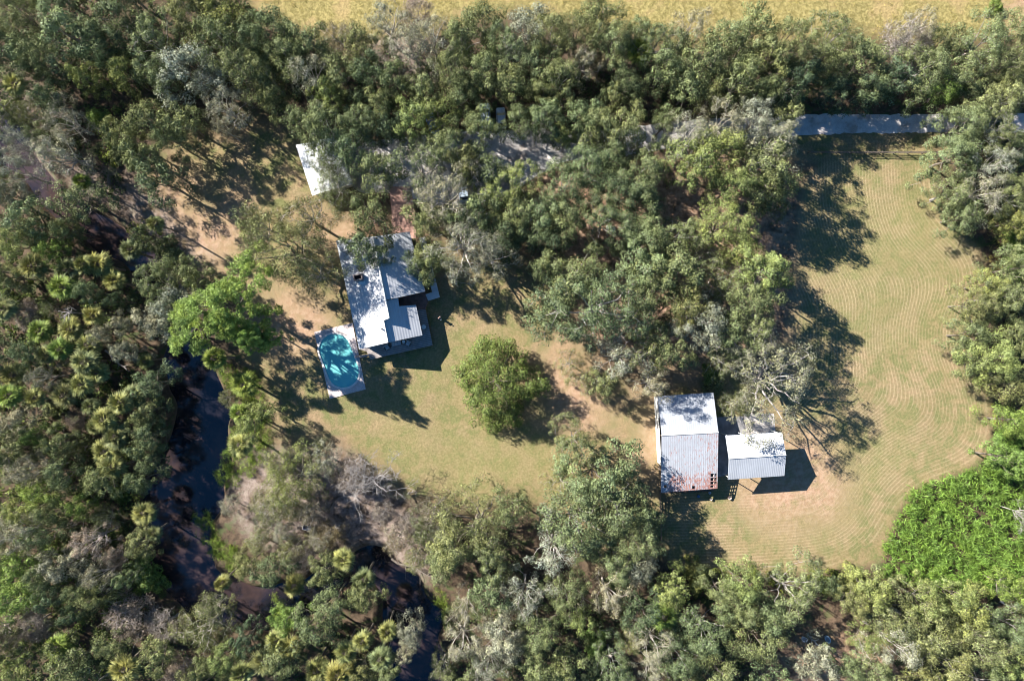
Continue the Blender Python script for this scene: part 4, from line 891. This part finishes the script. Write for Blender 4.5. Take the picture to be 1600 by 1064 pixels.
# ------------------------------------------------------------------ undergrowth, thickets, bank grass (uncountable)
def scatter(px, n, R):
    p = poly_np(px); x0, y0 = p.min(0); x1, y1 = p.max(0); out = np.zeros((0, 2))
    while len(out) < n:
        q = np.stack([R.uniform(x0, x1, n*2), R.uniform(y0, y1, n*2)], 1); out = np.concatenate([out, q[inside(p, q[:, 0], q[:, 1])]])
    return out[:n]
def area(px):
    p = poly_np(px); x, y = p[:, 0], p[:, 1]; return abs(np.sum(x*np.roll(y, -1)-y*np.roll(x, -1)))/2
def mass(name, polys, per_m2, leaf, h, tone, label, cat, seed, clump=.7, leaves=30, aspect=.6, mat=LEAF, spiky=False, avoid=True, tilt=.5, cl_pow=1.0):
    R = np.random.RandomState(seed); V = []
    for px in polys:
        n = int(area(px)*per_m2)+1; c = scatter(px, n, R)
        if avoid:
            d, w = dist_line(creek_xy, c[:, 0], c[:, 1], False, creek_w); c = c[d > w-.5]
        for q in c:
            hh = h*(.5+.8*R.rand()**cl_pow); s = clump*(.6+.8*R.rand()); m = int(leaves*(.6+.8*R.rand()))
            if spiky:
                d = rnddir(R, m); d[:, 2] = np.abs(d[:, 2])+.15; ln = leaf*(.6+.8*R.rand(m)); cen = np.array([q[0], q[1], hh*.6-.3])+np.concatenate([R.normal(size=(m, 2))*s*.6, R.rand(m, 1)*hh*.5], 1)
                v_, _ = quads(cen, rnddir(R, m)+[0, 0, tilt], ln*1.6, ln*aspect*.4, R, long_dir=d)
            else:
                d = rnddir(R, m); d[:, 2] = np.abs(d[:, 2]); cen = np.array([q[0], q[1], hh*.55-.3])+d*(s*R.rand(m)**.4)[:, None]*np.array([1, 1, min(2, hh*.6/s)]); ln = leaf*(.6+.8*R.rand(m))
                v_, _ = quads(cen, d*.8+rnddir(R, m)*.8+[0, 0, tilt], ln, ln*aspect, R)
            V.append(v_)
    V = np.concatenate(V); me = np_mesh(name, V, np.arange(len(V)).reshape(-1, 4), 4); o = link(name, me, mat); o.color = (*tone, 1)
    props(o, label, cat, None, 'stuff')
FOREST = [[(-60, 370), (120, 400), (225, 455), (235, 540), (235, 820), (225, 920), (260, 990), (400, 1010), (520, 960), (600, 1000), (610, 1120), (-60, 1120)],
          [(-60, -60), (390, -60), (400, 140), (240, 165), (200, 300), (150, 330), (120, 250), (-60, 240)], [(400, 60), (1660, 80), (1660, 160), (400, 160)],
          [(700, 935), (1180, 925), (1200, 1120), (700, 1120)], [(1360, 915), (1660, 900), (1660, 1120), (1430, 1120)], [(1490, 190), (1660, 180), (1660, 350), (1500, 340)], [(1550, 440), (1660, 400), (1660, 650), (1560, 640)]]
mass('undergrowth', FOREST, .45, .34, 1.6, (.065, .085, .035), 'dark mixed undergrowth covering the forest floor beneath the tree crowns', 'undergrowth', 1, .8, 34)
mass('undergrowth', [[(-60, 400), (225, 470), (235, 820), (225, 920), (200, 1100), (-60, 1120)]], .16, .40, 3.0, (.10, .13, .035), 'green saplings and palm seedlings filling the jungle west of the creek', 'undergrowth', 2, 1.0, 50, spiky=False)
THICK = [[(1366, 892), (1384, 830), (1414, 768), (1470, 742), (1520, 728), (1548, 700), (1556, 650), (1580, 640), (1660, 640), (1660, 900), (1520, 925), (1400, 905)], [(1562, 365), (1620, 350), (1640, 440), (1566, 440)]]
mass('weed_thicket', THICK, 1.9, .46, 2.0, (.120, .205, .042), 'bright green leafy weed thicket along the curved southeast edge of the field', 'thicket', 3, .6, 40, .5, spiky=True, tilt=.9)
mass('weed_thicket', [[(1545, 405), (1575, 395), (1580, 440), (1545, 445), (1525, 480), (1518, 520), (1540, 580), (1558, 640), (1552, 700), (1546, 640), (1528, 590), (1508, 525), (1536, 460)], [(1548, 350), (1566, 360), (1560, 440), (1540, 410)]],
     1.2, .34, .8, (.26, .23, .07), 'yellow weeds and dry grass along the east edge of the field', 'weeds', 4, .5, 22, .35, spiky=True)
mass('bank_grass', [[(368, 660), (420, 640), (425, 690), (400, 740), (350, 765), (338, 740), (352, 705)], [(305, 800), (325, 795), (345, 840), (395, 870), (370, 895), (325, 860), (305, 830)], [(330, 560), (400, 580), (420, 640), (390, 640), (350, 600)],
     [(215, 860), (245, 880), (262, 920), (210, 925)], [(680, 915), (700, 930), (705, 985), (680, 960)], [(430, 925), (470, 960), (460, 985), (430, 985)]], 2.6, .34, .8, (.150, .215, .04), 'bright green reeds and grass on the creek banks', 'bank grass', 5, .5, 44, .3, spiky=True, avoid=False)
mass('brush', [[(1040, 885), (1300, 890), (1380, 890), (1380, 925), (1040, 925)], [(205, 345), (240, 350), (285, 400), (300, 430), (240, 430), (210, 400)], [(150, 180), (200, 170), (200, 260), (160, 260)]], .5, .32, 1.6, (.13, .16, .035), 'green brush lining the south edge of the field and the upper creek bank', 'brush', 6, .8, 40)
mass('dry_litter_brush', [[(560, 780), (700, 850), (690, 910), (640, 880), (540, 850), (500, 790)], [(430, 700), (520, 700), (520, 780), (430, 760)], [(560, 70), (680, 70), (680, 140), (560, 140)]], .5, .3, .5, (.25, .21, .17), 'dry grey brush and twigs on the sandy south bank', 'brush', 7, .8, 26, .2, spiky=True)
mass('meadow_grass', [[(390, -40), (1640, -40), (1640, 60), (1300, 50), (1060, 60), (860, 20), (600, 50), (410, 20)]], .55, .4, .35, (.30, .26, .09), 'rough yellow-green pasture grass of the north meadow', 'grass', 8, .5, 9, .3, spiky=True)
mass('lawn_leaves', [[(230, 200), (470, 200), (560, 420), (860, 460), (1100, 600), (1030, 780), (860, 830), (500, 680), (400, 560), (300, 400)]], .35, .16, .02, (.30, .20, .12), 'fallen brown leaves sprinkled over the lawn', 'leaves', 9, .8, 5, .6, tilt=3)

# ------------------------------------------------------------------ vehicles under the trees
def car(px, py, ang, L, W, H, col, label, name='parked_car', cat='car'):
    p = P(px, py, 1); o = empty(name, (p.x, p.y, 0), ang, label, cat)
    paint = plain('car_paint', col, .25, .03, 1, spec=.6); 
    def ring(x, w, z0, z1, r=.12): return [(x, -w, z0), (x, -w*1.02, z0+(z1-z0)*.5), (x, -w+r, z1), (x, 0, z1+.03), (x, w-r, z1), (x, w*1.02, z0+(z1-z0)*.5), (x, w, z0)]
    b = MB(); h = L/2; w = W/2
    b.loft([ring(-h, w*.82, .35, .75), ring(-h+.15, w*.95, .28, .88), ring(-h*.5, w, .25, .95), ring(0, w, .25, .97), ring(h*.45, w, .25, .95), ring(h-.2, w*.95, .28, .82), ring(h, w*.8, .35, .65)]); b.build('body', paint, o, True)
    b = MB(); b.loft([[(x, -w*.88*s, .93), (x, -w*.78*s, H-.06), (x, w*.78*s, H-.06), (x, w*.88*s, .93)] if k else [(x, -w*.88, .93), (x, -w*.86, .97), (x, w*.86, .97), (x, w*.88, .93)] for x, s, k in ((-h*.82, 1, 0), (-h*.6, 1, 1), (h*.12, 1, 1), (h*.46, 1, 0))]); b.build('windows', dark_glass, o)
    MB().box(-h*.24, 0, H-.03, h*.76, W*.8, .06).build('car_roof', paint, o, bevel=.02)
    tyre = plain('tyre', (.02, .02, .02), .9, .1)
    for sx in (-1, 1):
        for sy in (-1, 1):
            b = MB(); b.bar((sx*h*.62, sy*(w-.2), .33), (sx*h*.62, sy*(w+.01), .33), .33, 16); wo = b.build('wheel', tyre, o)
            b = MB(); b.bar((sx*h*.62, sy*(w-.02), .33), (sx*h*.62, sy*(w+.03), .33), .18, 12); b.build('rim', white_paint, wo)
    for sy in (-1, 1): MB().box(h-.12, sy*w*.62, .68, .2, .3, .12).build('headlight', white_paint, o, bevel=.02)
    return o
car(724, 296, math.radians(97), 4.4, 1.75, 1.45, (.30, .37, .46), 'blue-silver car parked under the oaks east of the brick path')
car(758, 180, math.radians(94), 4.2, 1.75, 1.5, (.48, .55, .68), 'pale blue car under the trees, left of the white car by the drive')
car(783, 184, math.radians(94), 3.6, 1.6, 1.45, (.62, .62, .66), 'white car under the trees, right of the pale blue car')
car(675, 192, math.radians(110), 3.6, 1.6, 1.45, (.22, .34, .62), 'blue car hidden under trees beside the white domed tank')
# white domed tank
t = empty('water_tank', P(660.5, 171, 5.2)*1, 0, 'white domed tank on a tall timber stand among the trees above the turnaround', 'tank'); t.location.z = 0
b = MB(); b.loft([[(r*math.cos(a*PI/8), r*math.sin(a*PI/8), z) for a in range(16)] for r, z in ((.62, 4.2), (.66, 4.3), (.66, 5.3), (.5, 5.6), (.2, 5.78), (.03, 5.8))]); b.build('tank_shell', white_paint, t, True)
for sx in (-1, 1):
    for sy in (-1, 1): MB().box(sx*.45, sy*.45, 2.05, .12, .12, 4.1).build('leg', wood, t)
MB().box(0, 0, 4.14, 1.3, 1.3, .1).build('platform', wood, t)
# propane tank in the grove
t = empty('propane_tank', P(954, 357, .6), math.radians(-15), 'white horizontal gas tank glimpsed through the middle grove', 'gas tank'); t.location.z = 0
b = MB(); b.loft([[(x, r*math.cos(a*PI/8), .75+r*math.sin(a*PI/8)) for a in range(16)] for x, r in ((-.85, .05), (-.8, .25), (-.62, .4), (.62, .4), (.8, .25), (.85, .05))]); b.build('tank_shell', white_paint, t, True)
MB().cyl(0, 0, 1.1, 1.3, .16, .14, 12).build('valve_dome', white_paint, t)
for s in (-1, 1): MB().box(s*.5, 0, .18, .12, .6, .4).build('foot', conc_d, t)
# troughs
def trough(px, py, ang, L, W, col, label):
    p = P(px, py, .3); t = empty('water_trough', (p.x, p.y, -.05), ang, label, 'trough', 'water troughs in the south clearing'); m_ = plain('trough_enamel', col, .45, .06, 2)
    def oval(l, w, z): return [((l*math.cos(a*PI/12)*(1 if abs(math.cos(a*PI/12)) < .9 else .97)), w*math.sin(a*PI/12), z) for a in range(24)]
    b = MB(); b.loft([oval(L*.42, W*.40, 0), oval(L*.49, W*.47, .5), oval(L*.54, W*.54, .56), oval(L*.54, W*.54, .60), oval(L*.44, W*.42, .58), oval(L*.38, W*.34, .15)]); b.build('tub', m_, t, True)
    b = MB(); b.bm.faces.new([b.bm.verts.new(q) for q in oval(L*.43, W*.40, .42)]); b.build('water', plain('trough_water', tuple(c*.55 for c in col), .1, .05), t)
    for s in (-1, 1): MB().box(s*L*.3, 0, -.0, .1, W*.7, .14).build('foot', m_, t)
trough(1256.3, 998, math.radians(-30), 1.0, .8, (.66, .64, .66), 'white oval water trough in the south clearing, left of the pale blue one')
trough(1292.8, 998, math.radians(-62), 1.35, .82, (.38, .50, .62), 'pale blue oval water trough in the shade, right of the white one')
# small cart on the south bank
t = empty('garden_cart', P(480, 824, .4), math.radians(-18), 'small blue garden cart with pale rim on the bare south bank', 'cart'); t.location.z = -.05
blue = plain('cart_blue', (.07, .10, .2), .35, .1, 3)
b = MB(); b.loft([[(sx*l, sy*w, z) for sx, sy in ((-1, -1), (1, -1), (1, 1), (-1, 1))] for l, w, z in ((.45, .28, .3), (.66, .42, .75), (.60, .37, .74), (.42, .26, .36))]); b.build('tub', blue, t)
b = MB()
for s in (-1, 1): b.bar((-.68, s*.43, .76), (.68, s*.43, .76), .03); b.bar((s*.68, -.43, .76), (s*.68, .43, .76), .03)
b.build('rim', white_paint, t)
for s in (-1, 1): MB().bar((.25, s*.46, .22), (.25, s*.54, .22), .22, 14).build('wheel', plain('tyre', (.02, .02, .02), .9), t)
MB().bar((-.6, 0, .5), (-1.25, 0, .75), .03).build('handle', white_paint, t); MB().bar((-1.2, -.2, .75), (-1.2, .2, .75), .025).build('grip', blue, t)
# buckets by the barn
def bucket(px, py, col, label, r=.22):
    t = empty('bucket', P(px, py, 0), 0, label, 'bucket', 'buckets on the ground by the barn'); m_ = plain('bucket_plastic', col, .5, .05)
    b = MB(); b.loft([[(q*math.cos(a*PI/8), q*math.sin(a*PI/8), z) for a in range(16)] for q, z in ((r*.75, 0), (r, .42), (r*1.06, .42), (r*1.06, .45), (r*.9, .44), (r*.7, .06))]); b.build('pail', m_, t, True)
    b = MB(); pts = [(r*math.cos(a*PI/8), .05, .44+.16*math.sin(a*PI/8)) for a in range(9)]
    for u_, w_ in zip(pts, pts[1:]): b.bar(u_, w_, .012, 5)
    b.build('handle', DEADBARK, t)
bucket(1090.5, 774.5, (.16, .28, .5), 'blue bucket in the shade just south of the rusty roof'); bucket(1108, 769, (.6, .6, .62), 'white bucket against the barn edge, nearest the missing roof panels')
bucket(1110, 779, (.55, .48, .42), 'cream bucket at the sunlit border of the barn shadow'); bucket(1139, 777, (.62, .5, .42), 'tan bucket below the gap between barn and carport', .3)

# ------------------------------------------------------------------ person on the lawn
def skin_obj(name, verts, edges, radii, m, parent, root=0, sub=2):
    me = bpy.data.meshes.new(name); me.from_pydata(verts, edges, []); o = bpy.data.objects.new(name, me); C.objects.link(o)
    md = o.modifiers.new('skin', 'SKIN'); md.use_smooth_shade = True
    for i, r in enumerate(radii):
        sv = me.skin_vertices[0].data[i]; sv.radius = (r, r) if not isinstance(r, tuple) else r; sv.use_root = (i == root)
    o.modifiers.new('sub', 'SUBSURF').levels = sub; o.modifiers['sub'].render_levels = sub
    me.materials.append(m); o.parent = parent; return o
skin_m = plain('skin', (.48, .30, .22), .6, .05); pink = plain('pink_shirt', (.72, .42, .46), .8, .06); short_m = plain('grey_shorts', (.40, .41, .47), .8, .08); hair_m = plain('brown_hair', (.12, .07, .045), .8, .2)
pe = empty('person', P(687.3, 496.5, .3), math.radians(-50), 'person in pink top and pale trousers standing in the shade beside the deck', 'person'); pe.location.z = 0
V = [(0, 0, .95), (0, 0, 1.12), (0, 0, 1.32), (0, 0, 1.46), (.01, 0, 1.54), (.02, 0, 1.62), (.03, 0, 1.70),
     (0, .17, 1.41), (.10, .24, 1.16), (.34, .14, 1.08), (.40, .11, 1.08), (0, -.17, 1.41), (.10, -.24, 1.16), (.34, -.14, 1.08), (.40, -.11, 1.08),
     (0, .10, .88), (.03, .11, .50), (-.02, .12, .09), (.14, .14, .04), (0, -.10, .88), (.10, -.11, .50), (.08, -.12, .09), (.24, -.14, .04)]
E = [(0, 1), (1, 2), (2, 3), (3, 4), (4, 5), (5, 6), (3, 7), (7, 8), (8, 9), (9, 10), (3, 11), (11, 12), (12, 13), (13, 14), (0, 15), (15, 16), (16, 17), (17, 18), (0, 19), (19, 20), (20, 21), (21, 22)]
Rr = [(.13, .16), (.11, .14), (.12, .16), (.08, .10), .055, .09, .085, .06, .042, .032, .034, .06, .042, .032, .034, .085, .06, .042, .035, .085, .06, .042, .035]
for hx, base, s in ((.40, 10, 1), (.40, 14, -1)):
    for k, (dy, ln) in enumerate(((-.03, .075), (-.01, .085), (.01, .08), (.03, .065))):
        i = len(V); y0 = V[base][1]; V += [(hx+.05, y0+dy, 1.085), (hx+.05+ln*.6, y0+dy, 1.08), (hx+.05+ln, y0+dy, 1.055)]; E += [(base, i), (i, i+1), (i+1, i+2)]; Rr += [.011, .009, .008]
    i = len(V); y0 = V[base][1]; V += [(hx+.02, y0-s*.045, 1.10), (hx+.07, y0-s*.06, 1.10)]; E += [(base, i), (i, i+1)]; Rr += [.012, .010]
body = skin_obj('body', V, E, Rr, skin_m, pe)
skin_obj('shirt', [(0, 0, 1.0), (0, 0, 1.2), (0, 0, 1.4), (0, .18, 1.41), (.06, .22, 1.27), (0, -.18, 1.41), (.06, -.22, 1.27)], [(0, 1), (1, 2), (2, 3), (3, 4), (2, 5), (5, 6)], [(.15, .19), (.135, .175), (.12, .16), .075, .065, .075, .065], pink, pe)
skin_obj('trousers', [(0, 0, .96), (0, .10, .86), (.03, .11, .50), (-.02, .12, .14), (0, -.10, .86), (.10, -.11, .50), (.08, -.12, .14)], [(0, 1), (1, 2), (2, 3), (0, 4), (4, 5), (5, 6)], [(.14, .17), .105, .075, .06, .105, .075, .06], short_m, pe)
skin_obj('hair', [(-.03, 0, 1.64), (0, 0, 1.73), (.03, 0, 1.76)], [(0, 1), (1, 2)], [.092, .095, .06], hair_m, pe)
b = MB(); b.box(.135, 0, 1.655, .05, .03, .05, taper=.5); b.build('nose', skin_m, pe)
for s in (-1, 1): MB().box(.118, s*.035, 1.69, .02, .03, .014).build('eye', dark_glass, pe); MB().box(.03, s*.095, 1.66, .04, .025, .06).build('ear', skin_m, pe)
MB().box(.118, 0, 1.60, .02, .05, .012).build('mouth', pink, pe)
cbx = empty('remote_controller', (0, 0, 0), 0); bpy.data.objects.remove(cbx)
L_ = pe.location; rc = MB().box(0, 0, 0, .12, .24, .05).build('controller', white_paint, None, bevel=.01)
rc.location = (L_.x+.47*math.cos(math.radians(-50)), L_.y+.47*math.sin(math.radians(-50)), 1.10); rc.rotation_euler = (0, 0, math.radians(-50)); rc.name = 'remote_controller'
props(rc, 'small pale handheld controller held by the person on the lawn', 'controller')
# ------------------------------------------------------------------ fallen logs
def log(x0, y0, x1, y1, r, m, label, z=.12):
    a = P(x0, y0); c = P(x1, y1); o = empty('fallen_log', (a+c)/2, 0, label, 'log', 'fallen logs around the creek and clearings'); L0 = o.location; R = np.random.RandomState(int(x0)); d = np.array(c-a); L = np.linalg.norm(d); sd = np.array([-d[1], d[0], 0])/L
    ts = np.linspace(-.5, .5, 8); pts = np.array([d*t+sd*R.normal()*.03*L+[0, 0, z] for t in ts]); V, F = tubes([(pts, np.linspace(r, r*.45, 8))], 7)
    me = np_mesh('trunk', V, np.array(F), 4); link('trunk', me, m, o, True)
    br = []
    for k in range(4):
        q = pts[2+k]; e = q+sd*(1 if k % 2 else -1)*L*(.12+.12*R.rand())+d/L*L*.1+[0, 0, .3*R.rand()]; br.append((np.array([q, (q+e)/2+[0, 0, .1], e]), [r*.4, r*.28, r*.12]))
    V, F = tubes(br, 5); me = np_mesh('branches', V, np.array(F), 4); link('branches', me, m, o, True); o.location.z = 0
log(612, 872, 690, 908, .22, BARK, 'long dark log lying along the bank of the lower creek neck')
log(165, 548, 205, 584, .2, DEADBARK, 'pale log in the palm thicket, slanting toward the wide creek')
log(124, 473, 170, 466, .16, DEADBARK, 'thin pale fallen trunk just right of the dead palm')
log(1560, 938, 1606, 958, .22, PALEBARK, 'pale log below the bright thicket near the right border')
log(1262, 992, 1284, 1012, .16, PALEBARK, 'short tan log between the two water troughs')
log(505, 812, 545, 850, .14, BARK, 'dark thin log on the sandy bank right of the garden cart', .1)
log(838, 268, 880, 262, .14, PALEBARK, 'pale thin log at the south edge of the shaded driveway')
